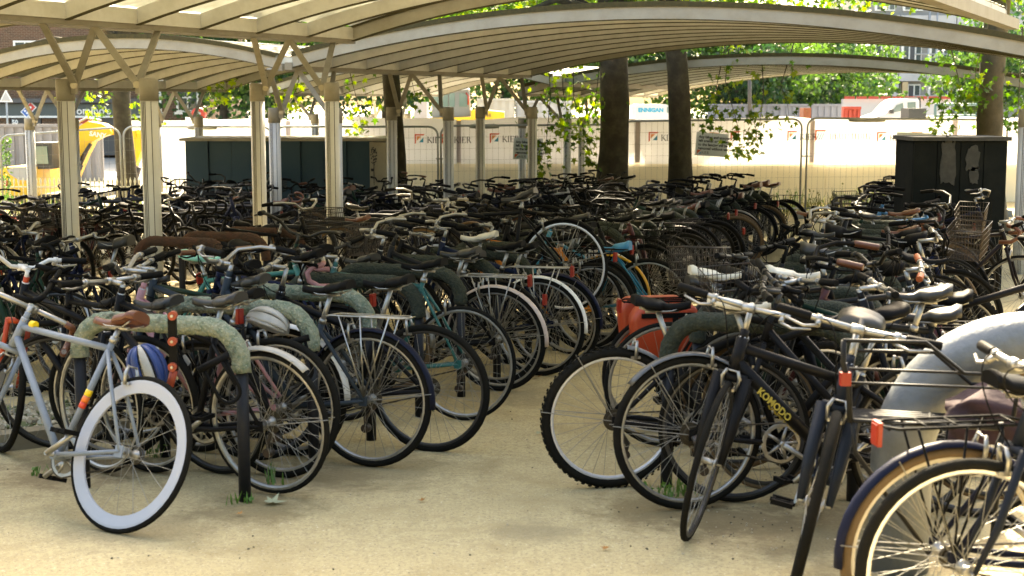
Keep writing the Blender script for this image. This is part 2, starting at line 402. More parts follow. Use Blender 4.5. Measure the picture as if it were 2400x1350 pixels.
fence_panel('wire_fence', 1893, 277, 2362, 281, FY, 'wire mesh fence panel with long grey pipe sleeve on top, right side')
def sleeve(px0, px1, py, label):
    mb = MB(); a, b_ = at(px0, py, FY), at(px1, py, FY); L = b_.x - a.x
    mb.tube([a + Vector((L * i / 6, 0, 0)) for i in range(7)], [0.035, 0.045, 0.045, 0.048, 0.045, 0.045, 0.035], 10)
    for f_ in (0.18, 0.82): mb.tube([(a.x + L * f_, FY, a.z + 0.06), (a.x + L * f_, FY - 0.05, a.z), (a.x + L * f_, FY, a.z - 0.06), (a.x + L * f_, FY + 0.05, a.z)], 0.006, 4, closed=True)
    o = mb.build('pipe_sleeve', sleevem); tag(o, label, 'pipe sleeve', 'grey sleeves clipped on the fence top rail')
sleeve(1990, 2075, 281, 'grey foam sleeve strapped to the right fence panel top rail')
sleeve(440, 508, 299, 'pale sleeve strapped to the left fence top rail above the shed')
sleeve(1100, 1170, 296, 'grey sleeve strapped to fence top rail beside the middle posts')
labels_c = {0: 'steel clamp joining uprights of the two right fence panels', 1: 'upper steel clamp joining uprights near the middle tree', 2: 'lower steel clamp joining uprights near the middle tree', 3: 'steel clamp joining fence uprights behind the shed'}
for i, (px, py) in enumerate(((1886.5, 366), (1029.5, 322), (1029.5, 372), (640.5, 330))):
    a = at(px, py, FY); mb = MB(); mb.box(a, (0.13, 0.06, 0.03)); mb.box(a + Vector((0.07, -0.02, 0)), (0.16, 0.015, 0.015))
    tag(mb.build('fence_coupler', galv), labels_c[i], 'clamp', 'fence couplers')
signm = mat('grey_white_sign', (0.55, 0.60, 0.62), 0.6, var=0.2, vscale=8)
def notice(px0, py0, px1, py1, Y, roll, label):
    a, b_ = at(px0, py0, Y), at(px1, py1, Y); c = (a + b_) / 2; W, H = b_.x - a.x, a.z - b_.z
    mw = Matrix.Translation(c) @ Matrix.Rotation(roll, 4, 'Y')
    mb = MB(); mb.box((0, 0, 0), (W, 0.006, H)); o = mb.build('notice_board', signm, None, mw); tag(o, label, 'sign', 'notices tied to the fence')
    for i, s in enumerate(('Any bikes and scooters', 'left against or chained', 'to the fencing will be', 'removed without warning')):
        text_mesh('lettering', s, H * 0.165, inkk, o, Matrix.Translation((-W * 0.42, -0.0055, H * (0.26 - 0.165 * i))) @ FRONT, bold=0.0025, sx=0.92)
    k = MB(); h = H * 0.17; kb = MB()
    kb.mi = 0; kb.prism([(0, 0), (h, h), (0, h)], (1, 0, 0), (0, 0, 1), (0, 1, 0), (-W * 0.44, -0.005, -H * 0.43), 0.003)
    kb.mi = 1; kb.prism([(h * 0.4, 0), (h, 0), (h, h * 0.6)], (1, 0, 0), (0, 0, 1), (0, 1, 0), (-W * 0.44, -0.005, -H * 0.43), 0.003); kb.build('logo_mark', [ink_red, ink_bl], o)
    serif_word(k, 'KIER', (-W * 0.44 + h * 1.15, -0.005, -H * 0.425), h * 0.7); k.build('lettering', inkk, o)
    mb = MB(); mb.box((W * 0.05, -0.004, H * 0.5 + 0.008), (W * 0.3, 0.006, 0.014)); mb.build('edge_strip', ink_or, o)
notice(1631, 312, 1705, 366, FY - 0.06, R(4), 'tilted grey fence notice overlapping the leaning tree trunk')
notice(2101, 311, 2186, 363, FY - 0.06, R(2), 'grey fence notice half hidden by the dark cabinet')
notice(1203, 324, 1272, 374, FY - 0.06, R(2), 'grey fence notice behind a shelter post, left of the hanging leaves')
# barbed strand along the fence
# ------------------------------------------------------------------ dark metal shed (left) and cabinet (right)
shedm = mat('blue_grey_shed', (0.022, 0.062, 0.095), 0.6, 0.1, var=0.6, vscale=2.5, col2=(0.042, 0.078, 0.10), bump=0.15, bscale=8)
shedlight = mat('pale_shed_end', (0.36, 0.34, 0.28), 0.7, var=0.5, vscale=4, col2=(0.22, 0.2, 0.15))
lidm = mat('weathered_roof_lip', (0.36, 0.34, 0.28), 0.8, var=0.6, vscale=5)
def shed():
    Y = 26.2; a, b_ = at(433, 330, Y), at(866, 330, Y); c2 = at(905, 330, Y)
    zt = a.z; z0 = g(a.x, Y); t = thing('metal_shed', ((a.x + b_.x) / 2, Y, z0), 'dark blue grey ribbed metal shed behind the left bicycle rows', 'shed')
    W = b_.x - a.x; n = 8
    for i in range(n):
        x0 = a.x + W * i / n; x1 = a.x + W * (i + 1) / n; yo = 0.035 if i % 2 else 0.0
        mb = MB(); mb.box(((x0 + x1) / 2, Y + 0.9 + yo, (zt + z0) / 2), (x1 - x0 - 0.012, 1.8, zt - z0)); wpart('wall_panel', mb, shedm, t)
    mb = MB(); mb.box(((b_.x + c2.x) / 2 + 0.004, Y + 0.75, (zt + z0) / 2 - 0.01), (c2.x - b_.x, 1.6, zt - z0 - 0.02)); wpart('end_panel', mb, shedlight, t)
    mb = MB(); mb.box(((a.x + c2.x) / 2, Y + 0.85, zt + 0.025), (c2.x - a.x + 0.12, 2.1, 0.05)); wpart('roof', mb, lidm, t)
    # stencilled tree-like graffiti on the pale end
    mb = MB(); rr = random.Random(5); gc = at(876, 365, Y - 0.055)
    for i in range(70):
        u, v = rr.uniform(-1, 1), rr.uniform(-1, 1)
        if u * u + v * v > 1: continue
        mb.box((gc.x + u * 0.055, gc.y, gc.z + v * 0.17), (0.016, 0.004, 0.02), Matrix.Rotation(rr.uniform(0, 3), 3, 'Y'))
    mb.box((gc.x, gc.y, gc.z - 0.33), (0.012, 0.004, 0.42)); mb.box((gc.x - 0.03, gc.y, gc.z - 0.26), (0.05, 0.004, 0.05)); wpart('graffiti', mb, inkk, t)
shed()
cabm = mat('charcoal_cabinet', (0.008, 0.010, 0.010), 0.8, var=0.5, vscale=6, col2=(0.018, 0.02, 0.018), bump=0.1, bscale=14, spec=0.05)
scuff = mat('scuffed_primer', (0.02, 0.022, 0.02), 0.8, var=0.7, vscale=14, col2=(0.05, 0.05, 0.048))
def cabinet():
    Y = 14.6; a, b_ = at(2143, 330, Y), at(2362, 330, Y); z0 = g(a.x, Y); zt = a.z; W = b_.x - a.x
    t = thing('utility_cabinet', ((a.x + b_.x) / 2, Y + 0.3, z0), 'charcoal metal utility cabinet with peeled poster patches, far right', 'cabinet')
    mb = MB(); mb.box(((a.x + b_.x) / 2, Y + 0.36, (z0 + zt) / 2), (W, 0.66, zt - z0)); wpart('body', mb, cabm, t)
    n = 4
    for i in range(n):
        mb = MB(); x0 = a.x + W * i / n; mb.box((x0 + W / n / 2, Y + 0.02, (z0 + zt) / 2 + 0.02), (W / n - 0.008, 0.05, zt - z0 - 0.06)); wpart('door_panel', mb, cabm, t)
    mb = MB(); mb.box(((a.x + b_.x) / 2 + 0.0, Y + 0.34, zt + 0.02), (W + 0.05, 0.78, 0.04)); wpart('roof', mb, scuff, t)
    rr = random.Random(9)
    for cx, cz, w_, h_ in ((2222, 380, 0.085, 0.26), (2280, 372, 0.075, 0.14), (2283, 410, 0.05, 0.10)):
        p = at(cx, cz, Y - 0.012); mb = MB(); poly = []
        for i in range(22):
            q = 2 * math.pi * i / 22; k = rr.uniform(0.75, 1.12); poly.append((w_ * k * math.copysign(abs(math.cos(q)) ** 0.6, math.cos(q)), h_ * k * math.copysign(abs(math.sin(q)) ** 0.6, math.sin(q))))
        mb.prism(poly, (1, 0, 0), (0, 0, 1), (0, 1, 0), p, 0.006); wpart('poster_scar', mb, scuff, t)
cabinet()
# crowd barrier in front of the shed
def barrier(px0, px1, pyt, Y, label):
    a, b_ = at(px0, pyt, Y), at(px1, pyt, Y); z0 = g(a.x, Y); t = thing('crowd_barrier', ((a.x + b_.x) / 2, Y, z0), label, 'barrier', 'steel crowd barriers by the shed')
    r = 0.12; pts = [(a.x, Y, z0 + 0.02), (a.x, Y, a.z - r), (a.x + r * 0.3, Y, a.z - r * 0.3), (a.x + r, Y, a.z), (b_.x - r, Y, a.z), (b_.x - r * 0.3, Y, a.z - r * 0.3), (b_.x, Y, a.z - r), (b_.x, Y, z0 + 0.02)]
    mb = MB(); mb.tube(pts, 0.02, 8); wpart('frame', mb, galv, t)
    mb = MB(); mb.tube([(a.x, Y, z0 + 0.2), (b_.x, Y, z0 + 0.2)], 0.015, 6); wpart('bottom_rail', mb, galv, t)
    n = int((b_.x - a.x) / 0.11)
    for i in range(1, n):
        X = a.x + (b_.x - a.x) * i / n; mb = MB(); mb.tube([(X, Y, z0 + 0.2), (X, Y, a.z)], 0.008, 5); wpart('bar', mb, galv, t)
barrier(488, 614, 434, 24.6, 'grey steel crowd barrier standing in front of the dark shed')
barrier(1430 - 992, 486, 440, 25.0, 'shorter visible steel crowd barrier at the left shed corner')
# cream spiked railing on the far left
railm = mat('cream_railing_paint', (0.62, 0.56, 0.38), 0.6, var=0.4, vscale=8)
def railing():
    Y = 30.6; t = thing('spiked_railing', (-9.5, Y, g(-9.5, Y)), 'low cream spiked iron railing in front of the excavator', 'railing')
    x0, x1 = at(-40, 440, Y).x, at(432, 440, Y).x; n = 46; zr = at(100, 436, Y).z; z0 = g(-9, Y)
    for k, zz in enumerate((zr - 0.02, z0 + 0.18)):
        mb = MB(); mb.box(((x0 + x1) / 2, Y, zz), (x1 - x0, 0.03, 0.03)); wpart('rail', mb, railm, t)
    mb = MB(); mb.tube([(0, 0, 0), (0, 0, zr - z0 + 0.02), (0, 0, zr - z0 + 0.10), (0, 0, zr - z0 + 0.19)], [0.012, 0.012, 0.026, 0.001], 6); me = mb.mesh('paling', [railm])
    for i in range(n): link('paling', me, t, Matrix.Translation((x0 + (x1 - x0) * i / (n - 1) + 9.5, 0, z0 - g(-9.5, Y))))
railing()

# ------------------------------------------------------------------ far buildings
brickm = mat('brown_brick_mortar', (0.30, 0.22, 0.15), 0.9, var=0.4, vscale=3)
def brickmat():
    m = bpy.data.materials.new('brown_brick'); m.use_nodes = True; n = m.node_tree; b = n.nodes['Principled BSDF']
    tc = n.nodes.new('ShaderNodeTexCoord'); mp = n.nodes.new('ShaderNodeMapping'); mp.inputs['Rotation'].default_value = (R(90), 0, 0)
    br = n.nodes.new('ShaderNodeTexBrick'); br.inputs['Scale'].default_value = 1.0; br.inputs['Brick Width'].default_value = 0.23; br.inputs['Row Height'].default_value = 0.078; br.inputs['Mortar Size'].default_value = 0.011
    br.inputs['Color1'].default_value = (0.12, 0.055, 0.028, 1); br.inputs['Color2'].default_value = (0.07, 0.034, 0.018, 1); br.inputs['Mortar'].default_value = (0.16, 0.125, 0.085, 1)
    n.links.new(tc.outputs['Object'], mp.inputs[0]); n.links.new(mp.outputs[0], br.inputs[0]); n.links.new(br.outputs[0], b.inputs['Base Color'])
    b.inputs['Roughness'].default_value = 0.9; return m
brick = brickmat()
glass = glassmat('window_glass'); framew = mat('white_frame', (0.7, 0.7, 0.66), 0.5); fasc = mat('slate_fascia', (0.055, 0.075, 0.075), 0.5)
greyfr = mat('dark_shopfront', (0.06, 0.06, 0.06), 0.5); redsh = mat('red_shutter', (0.45, 0.05, 0.03), 0.5)
def brick_house():
    Y = 66.0; x0, x1 = at(-330, 0, Y).x, at(478, 0, Y).x; z0 = ZF
    t = thing('brick_building', ((x0 + x1) / 2, Y + 4, z0), 'brown brick building with a dark takeaway shopfront, far left', 'building')
    mb = MB(); mb.box(((x0 + x1) / 2, Y + 5, z0 + 5.0), (x1 - x0, 10, 10.0)); wpart('wall', mb, brick, t)
    mb = MB(); mb.prism([(x0 - 0.4, 10), (x1 + 0.4, 10), (x1 - 1, 12.5), (x0 + 1, 12.5)], (1, 0, 0), (0, 0, 1), (0, 1, 0), (0, Y + 5, z0), 10.6); wpart('roof', mb, mat('roof_slate', (0.07, 0.07, 0.075), 0.7), t)
    def window(px, py, w_, h_):
        p = at(px, py, Y); mb = MB()
        for sx in (-1, 1): mb.box((p.x + sx * w_ / 2, Y - 0.03, p.z), (0.09, 0.12, h_ + 0.09))
        for sz in (-1, 0, 1): mb.box((p.x, Y - 0.032, p.z + sz * h_ / 2), (w_, 0.10, 0.08))
        mb.box((p.x, Y - 0.03, p.z), (0.05, 0.09, h_)); f_ = wpart('window', mb, framew, t)
        mb = MB(); mb.box((p.x, Y - 0.006, p.z), (w_, 0.03, h_)); o = mb.build('pane', glass, f_); o.matrix_parent_inverse = Matrix.Translation(-t.location) @ Matrix.Translation(t.location)
        mb = MB(); mb.box((p.x, Y - 0.1, p.z - h_ / 2 - 0.1), (w_ + 0.3, 0.2, 0.1)); mb.build('sill', framew, f_)
    for px, py in ((352, 228), (350, 150), (60, 130), (160, 130), (440, 228), (440, 150), (255, 150)): window(px, py, 0.95, 1.25)
    sx0, sx1 = at(-200, 0, Y).x, at(330, 0, Y).x
    zc0, zc1 = at(0, 271, Y).z, at(0, 243, Y).z
    mb = MB(); mb.box(((sx0 + sx1) / 2, Y - 0.2, (zc0 + zc1) / 2), (sx1 - sx0, 0.35, zc1 - zc0)); fa = wpart('fascia', mb, fasc, t)
    mb = MB(); mb.box(((sx0 + sx1) / 2, Y - 0.22, zc0 - 0.05), (sx1 - sx0, 0.42, 0.09)); wpart('white_trim', mb, framew, t)
    mb = MB(); mb.box(((sx0 + sx1) / 2, Y - 0.35, zc1 + 0.14), (sx1 - sx0 + 0.3, 0.7, 0.2)); wpart('awning_box', mb, greyfr, t)
    zs = at(0, 300, Y).z
    for i, (a, b_, m_) in enumerate(((-200, -20, greyfr), (-14, 14, brick), (14, 88, greyfr), (88, 168, brick), (170, 210, redsh), (212, 300, greyfr))):
        xa, xb = at(a, 0, Y).x, at(b_, 0, Y).x; mb = MB(); mb.box(((xa + xb) / 2, Y - 0.08, (z0 + zc0) / 2 - 0.05), (xb - xa - 0.05, 0.2, zc0 - z0 - 0.15)); wpart('shopfront_bay', mb, m_, t)
    # tilted two-tile logo on the fascia
    c = at(67, 257, Y - 0.42); rot = Matrix.Rotation(R(-45), 3, 'Y')
    lr, lb, lw = mat('logo_red', (0.65, 0.05, 0.04), 0.5), mat('logo_blue', (0.02, 0.12, 0.42), 0.5), mat('logo_white', (0.85, 0.85, 0.85), 0.5)
    mb = MB(); s = 0.15; mb.mi = 2; mb.box(c, (4 * s + 0.08, 0.03, 2 * s + 0.08), rot)
    mb.mi = 0; mb.box(c + rot @ Vector((s, -0.02, 0)), (2 * s - 0.015, 0.03, 2 * s), rot); mb.mi = 1; mb.box(c + rot @ Vector((-s, -0.02, 0)), (2 * s - 0.015, 0.03, 2 * s), rot)
    mb.mi = 2
    for dx, dz in ((s, 0), (-s, 0.07), (-s, -0.07)): mb.box(c + rot @ Vector((dx, -0.04, dz)), (0.09, 0.02, 0.09), rot)
    wpart('logo_mark', mb, [lr, lb, lw], t)
    p = at(160, 268, Y - 0.42); o = text_mesh('lettering', "Domino's", 0.5, framew, t, Matrix.Translation(p - t.location) @ FRONT, bold=0.01)
    p = at(28, 291, Y - 0.42); o = text_mesh('lettering', '50', 0.28, framew, t, Matrix.Translation(p - t.location) @ FRONT, bold=0.01)
brick_house()
concg = mat('grey_cladding', (0.40, 0.40, 0.40), 0.8, var=0.3, vscale=0.8); darkw = mat('dark_opening', (0.05, 0.055, 0.06), 0.6)
tanp = mat('tan_panel', (0.40, 0.31, 0.18), 0.8)
def office():
    Y = 92.0; t = thing('office_block', (at(2200, 0, Y).x, Y + 5, ZF), 'grey concrete office block being stripped out, far right behind the van', 'building')
    X = lambda px: at(px, 0, Y).x
    Z = lambda py: at(2200, py, Y).z
    mb = MB(); mb.box(((X(2030) + X(2520)) / 2, Y + 6, (ZF + Z(-260)) / 2), (X(2520) - X(2030), 11.0, Z(-260) - ZF)); wpart('core', mb, mat('office_grey', (0.24, 0.235, 0.22), 0.8, var=0.4, vscale=0.5), t)
    for i in range(7):
        xa, xb = 2046 + i * 66, 2046 + (i + 1) * 66
        for (ya, yb) in ((190, 163), (62, 36), (-60, -86)):
            mb = MB(); mb.box(((X(xa) + X(xb)) / 2, Y + 0.2, (Z(ya) + Z(yb)) / 2), (X(xb) - X(xa) - 0.06, 0.5, Z(yb) - Z(ya))); wpart('cladding_panel', mb, concg, t)
        for (ya, yb) in ((236, 193), (160, 66), (33, -56)):
            mb = MB(); mb.box(((X(xa) + X(xb)) / 2, Y + 0.46, (Z(ya) + Z(yb)) / 2), (X(xb) - X(xa) - 0.5, 0.12, (Z(yb) - Z(ya)) * 0.8)); f_ = wpart('window', mb, framew, t)
            for q in range(3):
                mb = MB(); wq = (X(xb) - X(xa) - 0.6) / 3; mb.box((X(xa) + 0.35 + wq * (q + 0.5), Y + 0.40, (Z(ya) + Z(yb)) / 2), (wq - 0.10, 0.06, (Z(yb) - Z(ya)) * 0.8 - 0.15)); mb.build('pane', (glass, darkw, glass)[q], f_)
    for px in (2092, 2106, 2128): 
        mb = MB(); mb.box((X(px), Y + 0.1, (ZF + Z(192)) / 2), (0.35, 0.4, Z(192) - ZF)); wpart('column', mb, tanp if px == 2128 else concg, t)
    # scaffold poles
    for px in (2172, 2255, 2190, 2400):
        mb = MB(); mb.tube([(X(px), Y - 0.8, ZF), (X(px), Y - 0.8, Z(20))], 0.06, 6); wpart('scaffold_pole', mb, galv, t)
    for py in (100, 128, 225):
        mb = MB(); mb.tube([(X(2140), Y - 0.8, Z(py)), (X(2480), Y - 0.8, Z(py))], 0.05, 6); wpart('scaffold_rail', mb, galv, t)
office()
# ------------------------------------------------------------------ vehicles and plant behind the hoarding
yel = mat('digger_yellow', (0.68, 0.40, 0.02), 0.45, var=0.35, vscale=2.5, col2=(0.45, 0.27, 0.03))
vanw = mat('van_white', (0.50, 0.50, 0.50), 0.4, var=0.1, vscale=3)
dk = mat('machine_black', (0.03, 0.03, 0.03), 0.5); cabglass = glassmat('cab_glass', (0.10, 0.16, 0.15), 0.08)
def excavator_left():
    Y = 37.0; P = lambda px, py: at(px, py, Y)
    t = thing('excavator', (P(100, 400).x, Y, ZF), 'yellow excavator with raised bent boom behind the left railing', 'excavator')
    X, Z, N = (1, 0, 0), (0, 0, 1), (0, 1, 0)
    def poly(name, pts, m, dep, yo=0.0, parent=t):
        mb = MB(); mb.prism([(P(*p).x, P(*p).z) for p in pts], X, Z, N, (0, Y + yo, 0), dep); return wpart(name, mb, m, parent)
    poly('counterweight', [(28, 452), (26, 398), (40, 388), (118, 386), (122, 452)], yel, 2.2)
    poly('engine_hood', [(52, 392), (70, 388), (110, 386), (112, 418), (80, 416), (60, 404)], mat('hood_grey', (0.25, 0.27, 0.30), 0.35, coat=0.3), 0.06, -1.13)
    poly('cab', [(96, 392), (92, 345), (100, 332), (150, 332), (152, 392)], dk, 1.0, -0.5)
    poly('cab_window', [(101, 380), (100, 345), (112, 340), (140, 340), (144, 380)], cabglass, 0.05, -1.02)
    poly('boom', [(150, 420), (172, 330), (190, 297), (212, 284), (246, 290), (262, 300), (270, 312), (240, 322), (222, 332), (205, 365), (180, 425)], yel, 0.5)
    poly('stick', [(312, 306), (338, 304), (336, 345), (318, 392), (312, 350)], yel, 0.35, 0.1)
    poly('stick_link', [(240, 300), (318, 308), (322, 322), (262, 315)], yel, 0.36, 0.05)
    for (a, b_) in (((222, 336), (176, 410)), ((214, 348), (182, 420))):
        mb = MB(); pa, pb = P(*a), P(*b_); mb.tube([pa + Vector((0, -0.35, 0)), (pa * 0.5 + pb * 0.5) + Vector((0, -0.35, 0))], 0.05, 8); mb.tube([(pa * 0.5 + pb * 0.5) + Vector((0, -0.35, 0)), pb + Vector((0, -0.35, 0))], 0.085, 8); wpart('hydraulic_ram', mb, steel_dark, t)
    mb = MB(); mb.tube([P(185, 300) + Vector((0, -.3, 0)), P(195, 284) + Vector((0, -.3, 0)), P(212, 276) + Vector((0, -.3, 0)), P(245, 282) + Vector((0, -.3, 0))], 0.03, 6); wpart('hose', mb, alloy, t)
    mb = MB(); mb.tube([P(322, 390), P(314, 420), P(306, 440)], [0.12, 0.1, 0.05], 8); wpart('bucket_link', mb, steel_dark, t)
    mb = MB(); mb.box((P(75, 0).x, Y, ZF + 0.06), (3.4, 1.9, 0.12)); wpart('track', mb, dk, t)
    c = P(45, 424); mb = MB(); mb.box((c.x, Y - 1.12, c.z), (0.18, 0.03, 0.15)); wpart('badge', mb, redplastic, t)
    c = P(46, 427); text_mesh('lettering', 'SANY', 0.06, framew, t, Matrix.Translation(Vector((c.x - 0.09, Y - 1.145, c.z)) - t.location) @ FRONT, bold=0.002)
    c = P(216, 317); text_mesh('lettering', 'SANY', 0.17, framew, t, Matrix.Translation(Vector((c.x, Y - 0.27, c.z)) - t.location) @ Matrix.Rotation(R(9), 4, 'Y') @ FRONT, bold=0.006)
excavator_left()
def excavator_mid():
    Y = 47.0; P = lambda px, py: at(px, py, Y); X, Z, N = (1, 0, 0), (0, 0, 1), (0, 1, 0)
    t = thing('excavator', (P(1070, 260).x, Y, ZF), 'excavator with grey glazed cab and yellow deck behind the banner', 'excavator')
    def poly(name, pts, m, dep, yo=0.0):
        mb = MB(); mb.prism([(P(*p).x, P(*p).z) for p in pts], X, Z, N, (0, Y + yo, 0), dep); return wpart(name, mb, m, t)
    poly('cab', [(1015, 277), (1014, 212), (1020, 207), (1094, 205), (1100, 215), (1104, 277)], mat('cab_grey', (0.16, 0.17, 0.175), 0.4), 1.3)
    for i, (a, b_) in enumerate(((1017, 1034), (1036, 1052), (1055, 1068), (1078, 1097))):
        poly('cab_window', [(a, 250), (a, 219), (b_, 218), (b_, 250)], cabglass, 0.04, -0.67)
    poly('cab_roof', [(1014, 213), (1018, 206), (1096, 204), (1101, 211)], vanw, 1.5)
    poly('deck', [(1012, 300), (1012, 276), (1105, 273), (1107, 300)], yel, 2.0)
    poly('engine_cover', [(1105, 300), (1106, 258), (1120, 256), (1182, 262), (1183, 300)], yel, 1.9)
    mb = MB(); mb.tube([P(1094, 218) + Vector((0, -.7, 0)), P(1099, 225) + Vector((0, -.75, 0)), P(1099, 245) + Vector((0, -.7, 0))], 0.03, 6); wpart('mirror_bracket', mb, redplastic, t)
    mb = MB(); mb.box((P(1090, 0).x, Y, ZF + 0.45), (3.6, 2.3, 0.9)); wpart('track', mb, dk, t)
    c = P(1122, 274); text_mesh('lettering', '26048', 0.17, inkk, t, Matrix.Translation(Vector((c.x, Y - 0.96, c.z)) - t.location) @ FRONT)
excavator_mid()
def van():
    Y = 50.0; P = lambda px, py: at(px, py, Y); X, Z, N = (1, 0, 0), (0, 0, 1), (0, 1, 0)
    t = thing('van', (P(2085, 260).x, Y, ZF), 'white crew cab van parked behind the right banner', 'van')
    def poly(name, pts, m, dep, yo=0.0):
        mb = MB(); mb.prism([(P(*p).x, P(*p).z) for p in pts], X, Z, N, (0, Y + yo, 0), dep); return wpart(name, mb, m, t)
    poly('body', [(2010, 312), (2014, 285), (2034, 274), (2058, 266), (2082, 241), (2094, 233), (2110, 231), (2132, 231), (2136, 236), (2136, 312)], vanw, 1.95)
    poly('front_window', [(2072, 263), (2084, 246), (2098, 241), (2100, 259)], cabglass, 0.04, -0.975)
    poly('rear_window', [(2109, 257), (2109, 240), (2127, 239), (2128, 258)], cabglass, 0.04, -0.975)
    poly('mirror', [(2066, 266), (2067, 256), (2073, 255), (2074, 265)], dk, 0.2, -1.1)
    for px in (2098, 2130): poly('door_handle', [(px - 4, 268), (px - 4, 266), (px + 3, 266), (px + 3, 268)], dk, 0.03, -0.98)
    poly('flatbed', [(2136, 312), (2136, 272), (2230, 272), (2230, 312)], mat('dropside', (0.62, 0.58, 0.30), 0.6), 1.9)
    poly('bulkhead', [(2134, 272), (2134, 228), (2142, 228), (2142, 272)], dk, 1.7)
    for px in (2040, 2200):
        c = P(px, 0); mb = MB(); mb.ring(0.0, [(0.34, -0.12), (0.34, 0.12), (0.0, 0.12), (0.0, -0.12)], 20); o = mb.build('wheel', rubber, t, Matrix.Translation(Vector((c.x, Y - 0.85, ZF + 0.34)) - t.location))
van()
def van2():
    Y = 52.0; P = lambda px, py: at(px, py, Y); X, Z, N = (1, 0, 0), (0, 0, 1), (0, 1, 0)
    t = thing('van', (P(1540, 260).x, Y, ZF), 'white lettered box van between the two middle tree trunks', 'van')
    def poly(name, pts, m, dep, yo=0.0):
        mb = MB(); mb.prism([(P(*p).x, P(*p).z) for p in pts], X, Z, N, (0, Y + yo, 0), dep); return wpart(name, mb, m, t)
    poly('body', [(1484, 312), (1484, 248), (1490, 244), (1552, 244), (1568, 250), (1582, 268), (1586, 312)], vanw, 2.0)
    poly('window', [(1556, 264), (1556, 250), (1566, 253), (1575, 266)], cabglass, 0.04, -1.0)
    c = P(1490, 262); text_mesh('lettering', 'ENNIGAN', 0.2, ink_bl, t, Matrix.Translation(Vector((c.x, Y - 1.015, c.z)) - t.location) @ FRONT, bold=0.012)
    for px in (1500, 1566):
        c = P(px, 0); mb = MB(); mb.ring(0.0, [(0.34, -0.12), (0.34, 0.12), (0.0, 0.12), (0.0, -0.12)], 20); mb.build('wheel', rubber, t, Matrix.Translation(Vector((c.x, Y - 0.9, ZF + 0.34)) - t.location))
van2()
def container(name, px0, px1, pyt, Y, m, label, cat='container', corr=True, dep=2.4):
    a, b_ = at(px0, pyt, Y), at(px1, pyt, Y); t = thing(name, ((a.x + b_.x) / 2, Y + dep / 2, ZF), label, cat)
    mb = MB(); mb.box(((a.x + b_.x) / 2, Y + dep / 2 + 0.03, (ZF + a.z) / 2), (b_.x - a.x, dep, a.z - ZF)); wpart('body', mb, m, t)
    if corr:
        n = max(4, int((b_.x - a.x) / 0.28)); me = None
        for i in range(n):
            mb = MB(); mb.box((a.x + (b_.x - a.x) * (i + 0.5) / n, Y + 0.01, (ZF + a.z) / 2), ((b_.x - a.x) / n * 0.55, 0.06, a.z - ZF - 0.2)); wpart('rib', mb, m, t)
        mb = MB(); mb.box(((a.x + b_.x) / 2, Y + 0.0, a.z - 0.04), (b_.x - a.x, 0.10, 0.09)); wpart('top_rail', mb, m, t)
    return t
container('site_cabin', 970, 1000, 239, 49, mat('cabin_pale', (0.36, 0.35, 0.36), 0.6), 'narrow pale lilac site cabinet beside the middle excavator', 'cabinet', False, 1.2)
container('shipping_container', 1118, 1206, 231, 54, mat('container_cream', (0.40, 0.385, 0.34), 0.6, var=0.3, vscale=1.5, col2=(0.5, 0.38, 0.2)), 'cream corrugated container right of the middle excavator')
container('shipping_container', 1208, 1340, 236, 55, mat('container_white', (0.42, 0.415, 0.40), 0.6, var=0.2, vscale=1.5), 'white corrugated container behind the hanging plane leaves')
container('site_barrier_wall', 1976, 2230, 232, 60, mat('site_white', (0.36, 0.355, 0.36), 0.6), 'long white site wall with a red and white top stripe', 'wall', False, 0.3)
mb = MB(); a, b_ = at(1976, 230, 59.9), at(2230, 230, 59.9)
for i in range(9):
    xa = a.x + (b_.x - a.x) * i / 9; o = None
    mb.box((xa + (b_.x - a.x) / 18, 59.85, a.z + 0.02), ((b_.x - a.x) / 9 * 0.84, 0.1, 0.11))
tag(mb.build('warning_strip', redplastic), 'red dashed warning strip along the top of the white site wall', 'strip')
container('water_tank', 2131, 2172, 254, 44, mat('tank_grey', (0.04, 0.04, 0.036), 0.7), 'dark grey square tank right of the white crew cab van', 'tank', False, 0.9)
container('brick_stack', 1884, 1902, 253, 44, mat('brick_stack', (0.20, 0.06, 0.025), 0.8, var=0.4, vscale=9), 'orange brick stack behind the hanging leaves, left of the red barrier', 'bricks', False, 0.6)
container('plastic_barrier', 1978, 2018, 250, 46, mat('barrier_red', (0.36, 0.04, 0.02), 0.6), 'red plastic barrier mesh left of the crew cab van', 'barrier', True, 0.3)
container('grey_hoarding', -120, 238, 291, 44, mat('grey_sheet', (0.22, 0.21, 0.21), 0.7, var=0.2, vscale=1.2), 'grey corrugated sheet hoarding beneath the takeaway shopfront', 'hoarding', True, 0.1)
container('banner_wall', 300, 700, 283, 40, banm, 'tall white sheeting behind the excavator stick and the shed', 'sheeting', False, 0.1)
container('palisade_fence', 1660, 1990, 244, 64, mat('palisade_grey', (0.22, 0.215, 0.225), 0.6), 'pale grey palisade fence below the far trees on the right', 'fence', True, 0.06)
